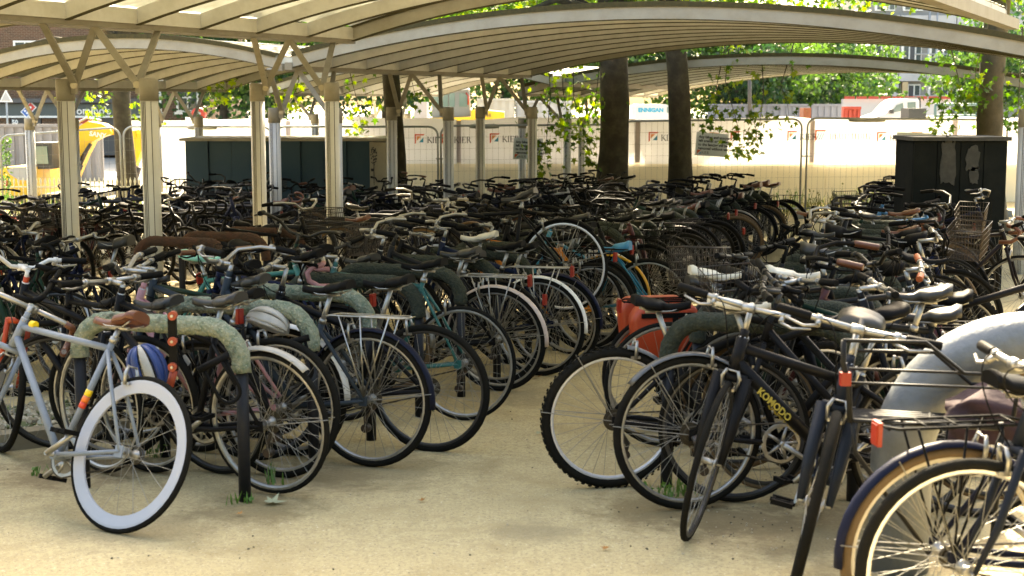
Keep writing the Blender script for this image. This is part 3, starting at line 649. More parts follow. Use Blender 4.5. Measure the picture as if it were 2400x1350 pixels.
# red and white chevron drum lamps, posts and small site things
def simple(name, mb, m, label, cat): return tag(mb.build(name, m), label, cat)
mb = MB(); p = at(1760, 262, 42)
mb.tube([at(1757, 300, 48), at(1757, 130, 48)], 0.065, 8); simple('lamp_column', mb, dk, 'thin dark lamp column in front of the far right trees', 'lamp post')
mb = MB(); p = at(466, 268, 45); mb.arc((p.x, p.y, p.z), 0.16, [(-0.05, -0.2), (0.05, -0.2), (0.05, 0.2), (-0.05, 0.2)], R(-20), R(200), 12); mb.tube([p + Vector((0.15, 0, 0)), p + Vector((0.25, 0, -1.5))], 0.05, 6); simple('orange_hose_hook', mb, redplastic, 'bright orange curved hose above the white sheeting', 'hose')
mb = MB(); a = at(70, 335, 39.5); mb.box((at(78, 0, 39.5).x, 39.5, (a.z + ZF) / 2 + 0.35), (0.17, 0.1, a.z - ZF - 0.7), Matrix.Rotation(R(4), 3, 'Y')); simple('red_post', mb, mat('post_red', (0.6, 0.06, 0.04), 0.5), 'upright red board behind the left fence panel', 'board')
mb = MB(); mb.tube([at(2012, 262, 43), at(2192, 262, 43)], 0.03, 6)
mb2 = MB()
gr = mat('green_rail', (0.08, 0.14, 0.13), 0.6)
t = thing('steel_gate', (at(2260, 0, 43).x, 43, ZF), 'dark green tubular gate right of the grey tank', 'gate')
for (a, b_) in (((2192, 245), (2330, 245)), ((2192, 272), (2330, 272)), ((2192, 290), (2192, 244)), ((2240, 272), (2240, 245)), ((2262, 272), (2262, 245)), ((2290, 272), (2290, 245)), ((2330, 290), (2330, 244))):
    mb = MB(); mb.tube([at(*a, 43), at(*b_, 43)], 0.045, 6); wpart('bar', mb, gr, t)
# warning triangles on the shop awning side, left
def roadsign(px, py, Y, label, k=1.0):
    p = at(px, py, Y); t = thing('warning_sign', (p.x, Y, ZF), label, 'sign')
    mb = MB(); mb.prism([(-0.42 * k, -0.35 * k), (0.42 * k, -0.35 * k), (0, 0.42 * k)], (1, 0, 0), (0, 0, 1), (0, 1, 0), p, 0.03); wpart('plate', mb, framew, t)
    mb = MB(); mb.prism([(-0.30 * k, -0.28 * k), (0.30 * k, -0.28 * k), (0, 0.28 * k)], (1, 0, 0), (0, 0, 1), (0, 1, 0), p + Vector((0, -0.02, 0)), 0.03); wpart('face', mb, concg, t)
    mb = MB(); mb.tube([(p.x, Y + 0.04, ZF), (p.x, Y + 0.04, p.z + 0.3)], 0.04, 6); wpart('pole', mb, galv, t)
roadsign(14, 226, 56, 'white triangular road sign at the far left edge', 0.62)

# ------------------------------------------------------------------ shelters
TH = math.atan(0.5); DV = Vector((math.sin(TH), math.cos(TH), 0)); NV = Vector((math.cos(TH), -math.sin(TH), 0))
ribm = mat('cream_painted_steel', (0.56, 0.565, 0.54), 0.6, var=0.6, vscale=5, col2=(0.40, 0.39, 0.35))
eavem = mat('brown_eave_steel', (0.22, 0.205, 0.165), 0.6, var=0.6, vscale=4, col2=(0.14, 0.12, 0.085))  # mottled brown-grey, darker than the ribs
panelm = mat('ribbed_translucent_sheet', (0.34, 0.35, 0.32), 0.6, var=0.8, vscale=2.2, col2=(0.10, 0.105, 0.07), trans=0.13, spec=0.3)
panel1 = mat('cream_translucent_sheet', (0.46, 0.455, 0.37), 0.5, var=0.75, vscale=1.6, col2=(0.19, 0.19, 0.12), trans=0.18)
fasciam = mat('dimmed_fascia_steel', (0.33, 0.32, 0.275), 0.65, var=0.6, vscale=3, col2=(0.22, 0.20, 0.15))  # rib paint darkened in colour to offset sky light on the end ribs
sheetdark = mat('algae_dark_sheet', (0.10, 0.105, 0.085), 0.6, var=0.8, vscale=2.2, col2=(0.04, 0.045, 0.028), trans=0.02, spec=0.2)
moss_shadem = mat('moss_edge_and_shade_line', (0.045, 0.04, 0.015), 0.95, var=0.6, vscale=20, col2=(0.10, 0.08, 0.03))  # moss on the arch tops, also colours the imitated rib shadow lines
postm = mat('cream_post_paint', (0.66, 0.66, 0.64), 0.55, var=0.4, vscale=4, col2=(0.52, 0.51, 0.47))
capm = mat('stained_post_cap', (0.28, 0.265, 0.22), 0.6, var=0.6, vscale=7, col2=(0.17, 0.15, 0.11))
groovem = mat('post_groove', (0.09, 0.085, 0.08), 0.7); boltm = mat('bolt_steel', (0.40, 0.36, 0.28), 0.45, 0.6)
def make_post_mesh(h):
    mb = MB(); n = 24; r = 0.085; mb.tube([(0, 0, 0), (0, 0, h - 0.24)], r, n); me = mb.mesh('post', [postm])
    return me
def shelter(name, O, s0, s1, S, rise, ze, label, drop=0.0, sheet=None, pairs=(), ns=24, right_pairs=(), mirror=False, sp=0.985, capd=0.30):
    """O: point on the left (or right, mirrored) eave; canopy runs along DV from s0 to s1, spans S along +-NV"""
    O = Vector((O[0], O[1], 0)); sg = -1.0 if mirror else 1.0
    t = thing(name, (O + DV * ((s0 + s1) / 2) + NV * sg * S / 2) + Vector((0, 0, ze)), label, 'shelter', 'barrel roofed bicycle shelters')
    hS = S / 2; RR = (hS * hS + rise * rise) / (2 * rise); amax = math.asin(hS / RR)
    def P(tt, s, dz): return O + DV * s + NV * (sg * tt) + Vector((0, 0, ze + dz - drop * max(0.0, tt) / S))
    def arcz(tt): return math.sqrt(max(0, RR * RR - (tt - hS) ** 2)) - (RR - rise)
    def ribmesh(nm, s, wd, z0, z1, m, parent=t):
        mb = MB(); n = ns; b = 0
        for i in range(n + 1):
            tt = S * i / n; z = arcz(tt)
            for (ds, dz) in ((-wd / 2, z0), (wd / 2, z0), (wd / 2, z1), (-wd / 2, z1)): mb.v.append(tuple(P(tt, s + ds, z + dz)))
        for i in range(n):
            for q in range(4):
                q2 = (q + 1) % 4; a = i * 4; mb.f.append((a + q, a + 4 + q, a + 4 + q2, a + q2)); mb.m.append(0); mb.sm.append(False)
        mb.f.append((0, 1, 2, 3)); mb.f.append((n * 4 + 3, n * 4 + 2, n * 4 + 1, n * 4)); mb.m += [0, 0]; mb.sm += [False, False]
        return wpart(nm, mb, m, parent)
    n = max(1, round((s1 - s0) / sp)); st = (s1 - s0) / n
    for i in range(n + 1):
        s = s0 + st * i
        if i in (0, n):
            ribmesh('end_rib', s, 0.07, -0.01, 0.17, fasciam); ribmesh('moss_strip', s, 0.115, 0.135, 0.20, moss_shadem); ribmesh('shade_line', s, 0.076, -0.02, -0.011, moss_shadem)
        else: ribmesh('rib', s, 0.055, 0.0, 0.15, ribm); ribmesh('shade_line', s, 0.061, -0.011, -0.001, moss_shadem)  # dark strip under each rib imitates the shadow line between rib faces
    for i in range(n):                      # corrugated sheets, one per bay
        mb = MB(); nc = 9; nn = ns; sa, sb = s0 + st * i + (0.037 if i == 0 else 0.0), s0 + st * (i + 1) - (0.037 if i == n - 1 else 0.0)
        for k in range(nn + 1):
            tt = S * k / nn; z = arcz(tt)
            for q in range(nc):
                mb.v.append(tuple(P(tt, sa + (sb - sa) * q / (nc - 1), z + 0.158 + (0.012 if q % 2 else 0.0))))
        for k in range(nn):
            for q in range(nc - 1):
                a = k * nc + q; mb.f.append((a, a + 1, a + nc + 1, a + nc)); mb.m.append(0); mb.sm.append(False)
        wpart('roof_sheet', mb, sheet or panelm, t)
    for side in (0, 1):
        tt = -0.06 if side == 0 else S + 0.06
        mb = MB(); a, b_ = P(tt, s0 - 0.05, 0.0), P(tt, s1 + 0.05, 0.0)
        rot = Matrix.Rotation(-TH, 3, 'Z'); mb.box((a + b_) / 2, (0.12, (b_ - a).length, 0.10), rot); wpart('eave_beam', mb, eavem, t)
        for i in range(n):
            mb = MB(); sa, sb = s0 + st * i + 0.035, s0 + st * (i + 1) - 0.035; t2 = 0.012 if side == 0 else S - 0.012
            mb.box((P(t2, sa, 0.075) + P(t2, sb, 0.075)) / 2, (0.02, sb - sa, 0.145), rot); wpart('closure_plate', mb, ribm, t)
    def post(pos, ztop, inner, arms):
        z0 = g(pos.x, pos.y) - 0.02; h = ztop - z0
        mb = MB(); mb.tube([(pos.x, pos.y, z0), (pos.x, pos.y, ztop - 0.20)], 0.083, 24); po = wpart('post', mb, postm, t)
        mb = MB(); mb.tube([(pos.x, pos.y, ztop - 0.21), (pos.x, pos.y, ztop - 0.02), (pos.x, pos.y, ztop)], [0.089, 0.089, 0.084], 24); mb.build('cap', capm, po)
        for da in (-0.62, -0.42, -0.22, 0.45):       # grooves facing the camera side
            mb = MB(); q = -math.pi / 2 + da - 0.0; mb.box((pos.x + math.cos(q) * 0.0825, pos.y + math.sin(q) * 0.0825, (z0 + ztop - 0.21) / 2), (0.006, 0.006, ztop - 0.22 - z0), Matrix.Rotation(q, 3, 'Z')); mb.build('groove', groovem, po)
        hp = pos + inner * 0.13; hp.z = ztop - 0.06
        mb = MB(); mb.box((pos + inner * 0.10) + Vector((0, 0, ztop - 0.08 - pos.z)), (0.10, 0.03, 0.13), Matrix.Rotation(math.atan2(inner.y, inner.x), 3, 'Z')); mb.build('hinge_plate', capm, po)
        mb = MB(); mb.tube([hp + Vector((0, -0.055, 0)), hp + Vector((0, 0.055, 0))], 0.034, 10); mb.build('hinge_bolt', boltm, po)
        for q in arms:
            mb = MB(); d = (q - hp); L = d.length; d.normalize()
            u = d.cross(Vector((0, 1, 0))); u.normalize(); v = d.cross(u)
            mb.prism([(0, -0.032), (L, -0.032), (L, 0.032), (0, 0.032)], d, u, v, hp, 0.03); wpart('strut', mb, capm, t)
    for (s, off, zt) in pairs:
        e = lambda ds: P(-0.06 * 1, s + ds, -0.045)
        c = P(-0.06, s, 0)
        for k, arms in ((-1, (e(-0.74), e(-0.07))), (1, (e(-0.07), e(0.83)))):
            pos = c + NV * (k * 0.52 + off); pos.z = 0; post(pos, zt, NV * -k, arms)
    for (s, off, zt) in right_pairs:
        e = lambda ds: P(S + 0.06, s + ds, -0.045)
        c = P(S + 0.06, s, 0)
        for k, arms in ((-1, (e(-0.74), e(-0.07))), (1, (e(-0.07), e(0.83)))):
            pos = c + NV * (k * 0.52 + off); pos.z = 0; post(pos, zt, NV * -k, arms)
    return t
A1 = at(145, 240, 13.2); A2 = at(872, 240, 21.6); A3 = at(1228, 240, 29.0)
zt1 = CAMZ + 0.225; zt2 = CAMZ - 0.075; zt3 = CAMZ - 0.33
shelter('bicycle_shelter', A1, -3.75, 4.93, 7.6, 0.49, 2.39, 'nearest barrel roofed shelter with posts and V struts, top left', sheet=panel1, pairs=((0.6, 0.05, zt1), (3.75, 0.0, zt1)))
shelter('bicycle_shelter', A2, -2.0, 5.5, 9.6, 0.52, 2.125, 'second barrel roofed shelter with the wide arched end across the middle', pairs=((-1.75, 0.05, zt2), (1.35, 0.1, zt2), (4.4, 0.1, zt2)), right_pairs=((-0.75, 0.3, zt2), (3.0, 0.3, zt2)))
shelter('bicycle_shelter', A3, 0.0, 7.6, 10.0, 0.54, 1.80, 'third barrel roofed shelter farthest along the middle row of roofs', pairs=((0.9, 0.1, zt3), (4.0, 0.1, zt3)), right_pairs=((1.0, 0, zt3),))
sh = lambda p, k: (Vector((p.x, p.y, 0)) - NV * k)
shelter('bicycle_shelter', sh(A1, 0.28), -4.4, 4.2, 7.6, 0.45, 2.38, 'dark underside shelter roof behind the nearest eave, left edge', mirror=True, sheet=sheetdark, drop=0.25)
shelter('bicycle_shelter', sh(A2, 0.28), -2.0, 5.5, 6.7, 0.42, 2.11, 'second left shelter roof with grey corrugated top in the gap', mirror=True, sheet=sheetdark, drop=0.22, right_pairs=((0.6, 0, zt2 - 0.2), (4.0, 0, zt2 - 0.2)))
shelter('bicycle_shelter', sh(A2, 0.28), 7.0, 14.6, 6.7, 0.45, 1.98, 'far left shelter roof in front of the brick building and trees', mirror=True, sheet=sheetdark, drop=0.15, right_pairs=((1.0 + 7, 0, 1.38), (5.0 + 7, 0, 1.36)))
# ------------------------------------------------------------------ trees
bark = mat('plane_bark', (0.035, 0.028, 0.018), 0.95, var=0.75, vscale=5, col2=(0.09, 0.075, 0.05), bump=0.5, bscale=14)
barkpale = mat('pale_plane_bark', (0.10, 0.085, 0.06), 0.95, var=0.8, vscale=3, col2=(0.035, 0.03, 0.02), bump=0.5, bscale=12)
leafA = leafmat('plane_leaf', (0.035, 0.08, 0.010), (0.10, 0.24, 0.008), 0.45)
leafB = leafmat('plane_leaf_yellow', (0.10, 0.15, 0.010), (0.30, 0.44, 0.012), 0.5)
leafC = leafmat('dark_leaf', (0.016, 0.045, 0.014), (0.025, 0.085, 0.014), 0.35)
leafD = leafmat('far_leaf', (0.05, 0.10, 0.016), (0.09, 0.20, 0.018), 0.4)
LEAF = []
for a, r in ((-90, 0.42), (-50, 0.30), (-38, 0.62), (-5, 0.34), (22, 0.85), (52, 0.42), (90, 1.0), (128, 0.42), (158, 0.85), (185, 0.34), (218, 0.62), (230, 0.30)):
    LEAF.append((r * math.cos(R(a)), r * math.sin(R(a))))
def add_leaf(mb, c, s, rr, droop=0.5, shape=LEAF):
    n = Vector((rr.gauss(0, 1), rr.gauss(0, 1), rr.gauss(0.55, 0.7)))
    if n.length < 1e-3: n = Vector((0, 0, 1))
    n.normalize(); d = Vector((rr.gauss(0, 0.7), rr.gauss(0, 0.7), -droop)); d = d - n * d.dot(n)
    if d.length < 1e-3: d = n.orthogonal()
    d.normalize(); u = n.cross(d); c = Vector(c)
    b = len(mb.v); mb.v += [tuple(c + (u * x + d * y) * s + n * (0.16 * s * abs(x))) for (x, y) in shape]
    mb.f.append(tuple(range(b, b + len(shape)))); mb.m.append(mb.mi); mb.sm.append(False)
SQ = [(-0.5, -0.6), (0.55, -0.35), (0.45, 0.6), (-0.4, 0.5)]
def plane_tree(px, pybase, Y, wpx, lean, label, crown, sprays, seed, bk=bark, topX=None):
    rr = random.Random(seed); p = at(px, 240, Y); x0, y0 = p.x, Y; z0 = g(x0, Y) - 0.1; r = wpx / F * Y / 2
    t = thing('plane_tree', (x0, y0, z0), label, 'tree', 'plane trees between the shelters')
    top = Vector((x0 + lean, y0, z0 + 6.5))
    pts = []; rad = []
    for i in range(14):
        f_ = i / 13; q = Vector((x0, y0, z0)).lerp(top, f_); q.x += 0.06 * math.sin(f_ * 7 + seed); q.y += 0.05 * math.cos(f_ * 5 + seed)
        pts.append(q); rad.append(r * (1.28 - 0.5 * min(1, f_ * 6) + 0.22 * (1 - f_)) * rr.uniform(0.96, 1.05))
    mb = MB(); mb.tube(pts, rad, 14); wpart('trunk', mb, bk, t)
    # limbs
    ends = []
    for i in range(9):
        a = rr.uniform(0, 6.28); b0 = Vector((x0, y0, z0)).lerp(top, rr.uniform(0.55, 1.0)); L = rr.uniform(1.8, 3.6)
        e = b0 + Vector((math.cos(a) * L, math.sin(a) * L, rr.uniform(-0.4, 2.0))); mid = (b0 + e) / 2 + Vector((0, 0, 0.35))
        mb = MB(); mb.tube([b0, mid, e], [r * 0.32, r * 0.2, 0.015], 7); wpart('limb', mb, bk, t); ends.append((b0, mid, e))
    mb = MB()
    cx, cy, cz, rx, ry, rz, N = crown
    c0 = Vector((x0 + cx, y0 + cy, cz))
    ncl = N // 34
    for k in range(ncl):
        while True:
            u = Vector((rr.uniform(-1, 1), rr.uniform(-1, 1), rr.uniform(-1, 1)))
            if 0.25 < u.length < 1: break
        cc = c0 + Vector((u.x * rx, u.y * ry, u.z * rz)); mb.mi = 0 if rr.random() < 0.72 else 1
        sp = rr.uniform(0.3, 0.6)
        for q in range(rr.randint(22, 46)):
            add_leaf(mb, cc + Vector((rr.gauss(0, sp), rr.gauss(0, sp), rr.gauss(0, sp * 0.5))), rr.uniform(0.07, 0.125), rr)
    for k in range(90):                                   # unseen high crown, added over the roofs to block sky light
        while True:
            u = Vector((rr.uniform(-1, 1), rr.uniform(-1, 1), rr.uniform(-1, 1)))
            if u.length < 1: break
        cc = Vector((x0 + u.x * 6.2, y0 - 0.5 + u.y * 5.2, z0 + 9.2 + u.z * 2.6)); mb.mi = 0; sp = rr.uniform(0.5, 0.8)
        for q in range(26): add_leaf(mb, cc + Vector((rr.gauss(0, sp), rr.gauss(0, sp), rr.gauss(0, sp * 0.5))), rr.uniform(0.15, 0.24), rr, 0.5, SQ)
    tw = MB()
    for (sx, sy, ex, ey, sY, n, ye) in sprays:           # hanging sprays, from the limb down
        a, b_ = at(sx, sy, sY), at(ex, ey, sY); a2 = a + Vector((rr.uniform(-.3, .3), 0, 0.9))
        tw.tube([a2, a, (a + b_) / 2 + Vector((0.05, 0, -0.03)), b_], [0.014, 0.009, 0.006, 0.002], 5)
        for q in range(n):
            f_ = rr.random() ** 0.85; w_ = 0.13 + 0.09 * math.sin(f_ * 3.1)
            mb.mi = 1 if rr.random() < ye else 0
            add_leaf(mb, a2.lerp(a, min(1, f_ * 3)) .lerp(b_, f_) + Vector((rr.gauss(0, w_), rr.gauss(0, 0.25), rr.gauss(0, w_ * 0.6))), rr.uniform(0.06, 0.115), rr, 0.9)
    wpart('crown', mb, [leafA, leafB], t)
    if sprays: wpart('twigs', tw, bk, t)
plane_tree(1612, 495, 27.0, 56, -0.55, 'dark leaning plane tree trunk behind the notice, right of centre', (1.2, 0.5, 4.75, 4.8, 2.2, 1.6, 7200),
           [(1700, 190, 1740, 370, 27.2, 130, 0.6), (1790, 215, 1760, 350, 27.0, 110, 0.65), (1680, 200, 1668, 300, 27.5, 60, 0.3), (1830, 200, 1850, 285, 26.8, 40, 0.5)], 11)
plane_tree(1432, 480, 27.0, 74, 0.05, 'thickest dark plane tree trunk standing in the middle of the shelters', (-1.0, 0.9, 4.55, 4.4, 2.6, 1.75, 6400),
           [(1290, 225, 1260, 420, 27.6, 120, 0.65), (1345, 230, 1385, 390, 27.2, 150, 0.65), (1320, 215, 1330, 330, 27.9, 90, 0.5), (1400, 200, 1375, 300, 27.1, 70, 0.4)], 12)
plane_tree(921, 480, 28.6, 46, 0.0, 'slim dark plane tree trunk behind the paired posts, left of centre', (0.4, 1.0, 4.55, 4.6, 2.6, 1.75, 6400),
           [(820, 170, 850, 330, 28.0, 90, 0.6), (700, 190, 660, 260, 28.5, 80, 0.7), (960, 170, 970, 250, 29, 60, 0.3), (560, 180, 500, 240, 29, 80, 0.6)], 13)
plane_tree(287, 440, 33.5, 46, 0.1, 'brown plane tree trunk in front of the takeaway, left', (0.5, 1.0, 6.6, 4.4, 3.0, 3.0, 4200),
           [(340, 190, 350, 290, 33.0, 80, 0.75), (240, 200, 225, 270, 33.0, 70, 0.75), (170, 180, 160, 235, 33, 50, 0.7)], 14)
plane_tree(2328, 470, 24.0, 62, 0.0, 'pale barked plane tree trunk behind the cabinet, right edge', (0.3, 0.3, 4.75, 4.8, 2.0, 1.5, 6800),
           [(2250, 200, 2215, 300, 23.9, 110, 0.1), (2290, 150, 2262, 250, 23.6, 90, 0.15), (2390, 190, 2370, 300, 24.2, 80, 0.1)], 15, barkpale)
def far_tree(px, Y, rx, ztop, zlow, N, m, label, seed, x0=None, ls=1.0):
    rr = random.Random(seed); x0 = at(px, 240, Y).x if x0 is None else x0; t = thing('broadleaf_tree', (x0, Y, ZF), label, 'tree', 'trees beyond the building site')
    mb = MB(); mb.tube([(x0, Y, ZF), (x0 + 0.1, Y, zlow + 1), (x0, Y, ztop * 0.8)], [0.3, 0.22, 0.05], 8); wpart('trunk', mb, bark, t)
    mb = MB(); cz = (ztop + zlow) / 2; rz = (ztop - zlow) / 2
    nl = 26; lobes = []
    for i in range(nl):
        while True:
            u = Vector((rr.uniform(-1, 1), rr.uniform(-1, 1), rr.uniform(-1, 1)))
            if u.length < 1: break
        lobes.append((Vector((x0 + u.x * rx * 0.75, Y + u.y * rx * 0.6, cz + u.z * rz * 0.8)), rr.uniform(0.22, 0.4) * rx, 0 if rr.random() < 0.6 else 1))
    for k in range(N):
        c, r, mi = lobes[k % nl]; mb.mi = mi
        u = Vector((rr.gauss(0, 1), rr.gauss(0, 1), rr.gauss(0, 1))); u.normalize(); rad = r * rr.uniform(0.72, 1.08)
        add_leaf(mb, c + Vector((u.x * rad, u.y * rad, u.z * rad * 0.85)), rr.uniform(0.10, 0.21) * ls, rr, 0.3, SQ)
    wpart('crown', mb, m, t)
FT = [(520, 62, 4.2, 8.5, -0.2), (650, 64, 4.6, 9, -0.4), (780, 60, 4.3, 9, -0.4), (900, 66, 5.0, 9.5, -0.3), (1040, 63, 4.4, 9, 0.0), (1180, 68, 4.8, 9, 0.3), (1320, 70, 5.0, 9.5, 0.4), (1460, 66, 4.8, 9, 0.4),
      (1600, 72, 5.2, 9.0, 0.4), (1720, 66, 4.4, 6.4, -0.2), (1840, 70, 4.8, 6.0, -0.3), (1945, 74, 4.6, 5.6, -0.3), (1985, 82, 4.0, 5.0, -0.4), (2330, 76, 4.5, 7.0, 0.4)]
ordw = ['first', 'second', 'third', 'fourth', 'fifth', 'sixth', 'seventh', 'eighth', 'ninth', 'tenth', 'eleventh', 'twelfth', 'thirteenth', 'fourteenth']
for i, (px, Y, rx, zt_, zl) in enumerate(FT):
    far_tree(px, Y, rx, zt_, zl, 6500, [leafC, leafD] if i < 9 else [leafD, leafC], 'leafy green tree beyond the site, %s from the left in the far row' % ordw[i], 100 + i)
for i, (X, Y, lb) in enumerate(((-8, -9, 'tree behind the viewer, to the left'), (0.5, -11, 'tree directly behind the viewer'), (9, -8, 'tree behind the viewer, to the right'), (-19, -3, 'tree to the left of the viewer, outside the view'), (16, 2, 'tree to the right of the viewer, outside the view'),
                               (-19, 9, 'tree beyond the left edge of the view'), (15, 13, 'tree beyond the right edge of the view'))):
    far_tree(0, Y, 5.4, 9.5, 0.2, 3800, [leafC, leafD], 'added light-blocking broadleaf ' + lb, 300 + i, x0=X, ls=2.4)  # unseen trees added to cut low sky light and ground bounce on the bikes
# weeds along the hoarding foot and by the fence
weedm = leafmat('dry_weed', (0.20, 0.19, 0.06), (0.25, 0.26, 0.07), 0.3); weedg = leafmat('green_weed', (0.08, 0.16, 0.03), (0.12, 0.25, 0.04), 0.4)
rr = random.Random(21); mb = MB()
for k in range(900):
    px = rr.choice((rr.uniform(-20, 440), rr.uniform(950, 2150), rr.uniform(1650, 2150))); Y = rr.uniform(29.6, 31.5); p = at(px, 300, Y); z = g(p.x, Y); h = rr.uniform(0.12, 0.62); d = Vector((rr.gauss(0, 0.12), rr.gauss(0, 0.05), h)); wv = Vector((0.008, 0, 0)); mb.mi = 0 if rr.random() < 0.65 else 1
    b = Vector((p.x, Y, z)); mb.quad(b - wv, b + wv, b + d * 0.6 + wv * 0.8 + Vector((0, 0, 0)), b + d, b + d * 0.6 - wv * 0.8)
    if rr.random() < 0.4:
        for q in range(3): add_leaf(mb, b + d * rr.uniform(0.4, 1.0), 0.035, rr, 0.3, SQ)
tag(mb.build('roadside_weeds', [weedm, weedg]), 'dry grass and weeds growing along the fence foot', 'weeds', kind='stuff')
# climbing plant on far left post
mb = MB()
for k in range(260):
    p = at(rr.uniform(-10, 28), rr.uniform(320, 480), 29.3); mb.mi = 1; add_leaf(mb, p + Vector((0, rr.uniform(-.1, .1), 0)), rr.uniform(0.03, 0.06), rr, 0.3, SQ)
tag(mb.build('climbing_plant', [weedm, weedg]), 'pale green climbing plant on the fence at the far left edge', 'plant')
# ------------------------------------------------------------------ bicycles: shared meshes
CH = mat('chain_oily', (0.06, 0.05, 0.035), 0.5, 0.6)
def paint(rgb, rough=0.45):
    k = 'paint_%02d_%02d_%02d' % tuple(int(c * 99) for c in rgb)
    d = (rgb[0] * 0.5 + 0.010, rgb[1] * 0.5 + 0.009, rgb[2] * 0.5 + 0.007)
    return mat(k, rgb, rough, 0.0, var=0.45, vscale=11, col2=d, coat=0.0, spec=0.10 if max(rgb) < 0.06 else 0.35)
_me = {}
def memo(k, fn):
    if k not in _me: _me[k] = fn()
    return _me[k]
GEO = {  # seat lug, head top, head bottom, wheel radius, tube radius
    'road':  ((-0.235, 0.79), (0.355, 0.865), (0.388, 0.76), 0.338, 0.0155),
    'city':  ((-0.225, 0.72), (0.325, 0.90), (0.378, 0.74), 0.345, 0.0175),
    'mtb':   ((-0.205, 0.61), (0.355, 0.815), (0.39, 0.70), 0.338, 0.0215),
    'step':  ((-0.225, 0.70), (0.325, 0.92), (0.378, 0.74), 0.345, 0.0185),
    'mixte': ((-0.225, 0.72), (0.325, 0.88), (0.378, 0.74), 0.342, 0.0165)}
BB = (-0.08, 0.285); RH = -0.50; FH = 0.525
def V(p, y=0.0): return Vector((p[0], y, p[1]))
def frame_mesh(st):
    lug, ht, hb, Rw, r = GEO[st]; mb = MB(); n = 9
    up = V(lug) + (V(lug) - V(BB)).normalized() * 0.03
    mb.tube([V(BB), up], r * 0.95, n); hd = (V(ht) - V(hb)).normalized()
    mb.tube([V(hb) - hd * 0.015, V(ht) + hd * 0.015], r * 1.22, 10)
    a = V(hb) + hd * 0.035
    mb.tube([a, V(BB)], r * (1.15 if st != 'mtb' else 1.25), n)
    if st in ('road', 'mtb'): mb.tube([V(ht) - hd * 0.025, V(lug) - (V(lug) - V(BB)).normalized() * 0.012], r, n)
    if st == 'city': mb.tube([V(ht) - hd * 0.03, V(lug) - (V(lug) - V(BB)).normalized() * 0.02], r, n)
    if st == 'step':
        m = V(BB).lerp(V(lug), 0.38); mb.tube([V(ht) - hd * 0.05, Vector((0.22, 0, 0.70)), Vector((0.07, 0, 0.52)), m], r, n)
    if st == 'mixte':
        for s in (-1, 1): mb.tube([V(ht) - hd * 0.04 + Vector((0, s * 0.012, 0)), Vector((-0.17, s * 0.03, 0.58)), Vector((RH, s * 0.062, Rw))], r * 0.62, 7)
    for s in (-1, 1):
        mb.tube([V(BB, s * 0.02), Vector((-0.22, s * 0.045, 0.30)), Vector((RH, s * 0.064, Rw))], [r * 0.8, r * 0.72, r * 0.55], 7)
        mb.tube([V(lug, s * 0.012) - Vector((0, 0, 0.02)), V(lug).lerp(Vector((RH, 0, Rw)), 0.3) + Vector((0, s * 0.04, 0)), Vector((RH, s * 0.064, Rw))], [r * 0.62, r * 0.6, r * 0.5], 7)
        mb.box((RH + 0.005, s * 0.064, Rw), (0.045, 0.006, 0.05))
    mb.tube([V(BB, -0.036), V(BB, 0.036)], 0.022, 10)
    return mb.mesh('frame_' + st, [black])
def fork_mesh(st):
    lug, ht, hb, Rw, r = GEO[st]; mb = MB(); hd = (V(ht) - V(hb)).normalized(); c = V(hb) - hd * 0.03
    fat = 1.45 if st == 'mtb' else 1.0
    mb.tube([c + Vector((0, -0.06, 0)), c + Vector((0, 0.06, 0))], r * 0.95, 7)
    for s in (-1, 1):
        e = Vector((FH, s * 0.052, Rw)); m1 = c.lerp(e, 0.6) + Vector((-0.012, 0, 0)) + Vector((0, s * 0.0, 0)); m1.y = s * 0.056
        a = c + Vector((0, s * 0.056, 0.01)); mb.tube([a, m1, e], [r * 0.85 * fat, r * 0.75 * fat, r * 0.45 * fat], 7)
    mb.tube([V(ht), V(ht) + hd * 0.05], r * 0.9, 8)
    return mb.mesh('fork_' + st, [black])
def tyre_prof(rt, n=8): return [(rt * math.cos(2 * math.pi * i / n), rt * math.sin(2 * math.pi * i / n)) for i in range(n)]
def wheel_bits(Rw, rt, deep, nsp=28, knob=False):
    ty = MB(); ty.ring(Rw - rt, tyre_prof(rt), 48)
    if knob:
        for i in range(60):
            a = 2 * math.pi * i / 60
            for y in (-0.016, 0.0, 0.016):
                aa = a + (0.03 if y == 0 else 0); ty.box(((Rw + 0.001) * math.cos(aa), y, (Rw + 0.001) * math.sin(aa)), (0.006, 0.008, 0.013), Matrix.Rotation(-aa, 3, 'Y'))
    rm = MB(); ro = Rw - 2 * rt + 0.006; rm.ring(ro, [(0, -0.011), (0, 0.011), (-0.010, 0.0115), (-deep, 0.005), (-deep, -0.005), (-0.010, -0.0115)], 48, smooth=False)
    sp = MB(); ri = ro - deep + 0.002
    for i in range(nsp):
        a = 2 * math.pi * i / nsp; s = 1 if i % 2 else -1; da = 0.62 * (1 if (i // 2) % 2 else -1)
        sp.tube([(0.02 * math.cos(a + da), s * 0.028, 0.02 * math.sin(a + da)), (ri * math.cos(a), 0, ri * math.sin(a))], 0.0013, 3, caps=False)
    hb = MB(); hb.tube([(0, -0.058, 0), (0, -0.034, 0)], 0.008, 8); hb.tube([(0, 0.034, 0), (0, 0.058, 0)], 0.008, 8)
    hb.tube([(0, -0.034, 0), (0, -0.028, 0), (0, -0.024, 0), (0, 0.024, 0), (0, 0.028, 0), (0, 0.034, 0)], [0.024, 0.024, 0.014, 0.014, 0.024, 0.024], 10)
    return ty, rm, sp, hb
WH = {'thin': (0.338, 0.0135, 0.018, 28, False), 'deep': (0.338, 0.013, 0.055, 18, False), 'city': (0.345, 0.019, 0.016, 32, False), 'mtb': (0.338, 0.023, 0.016, 32, True)}
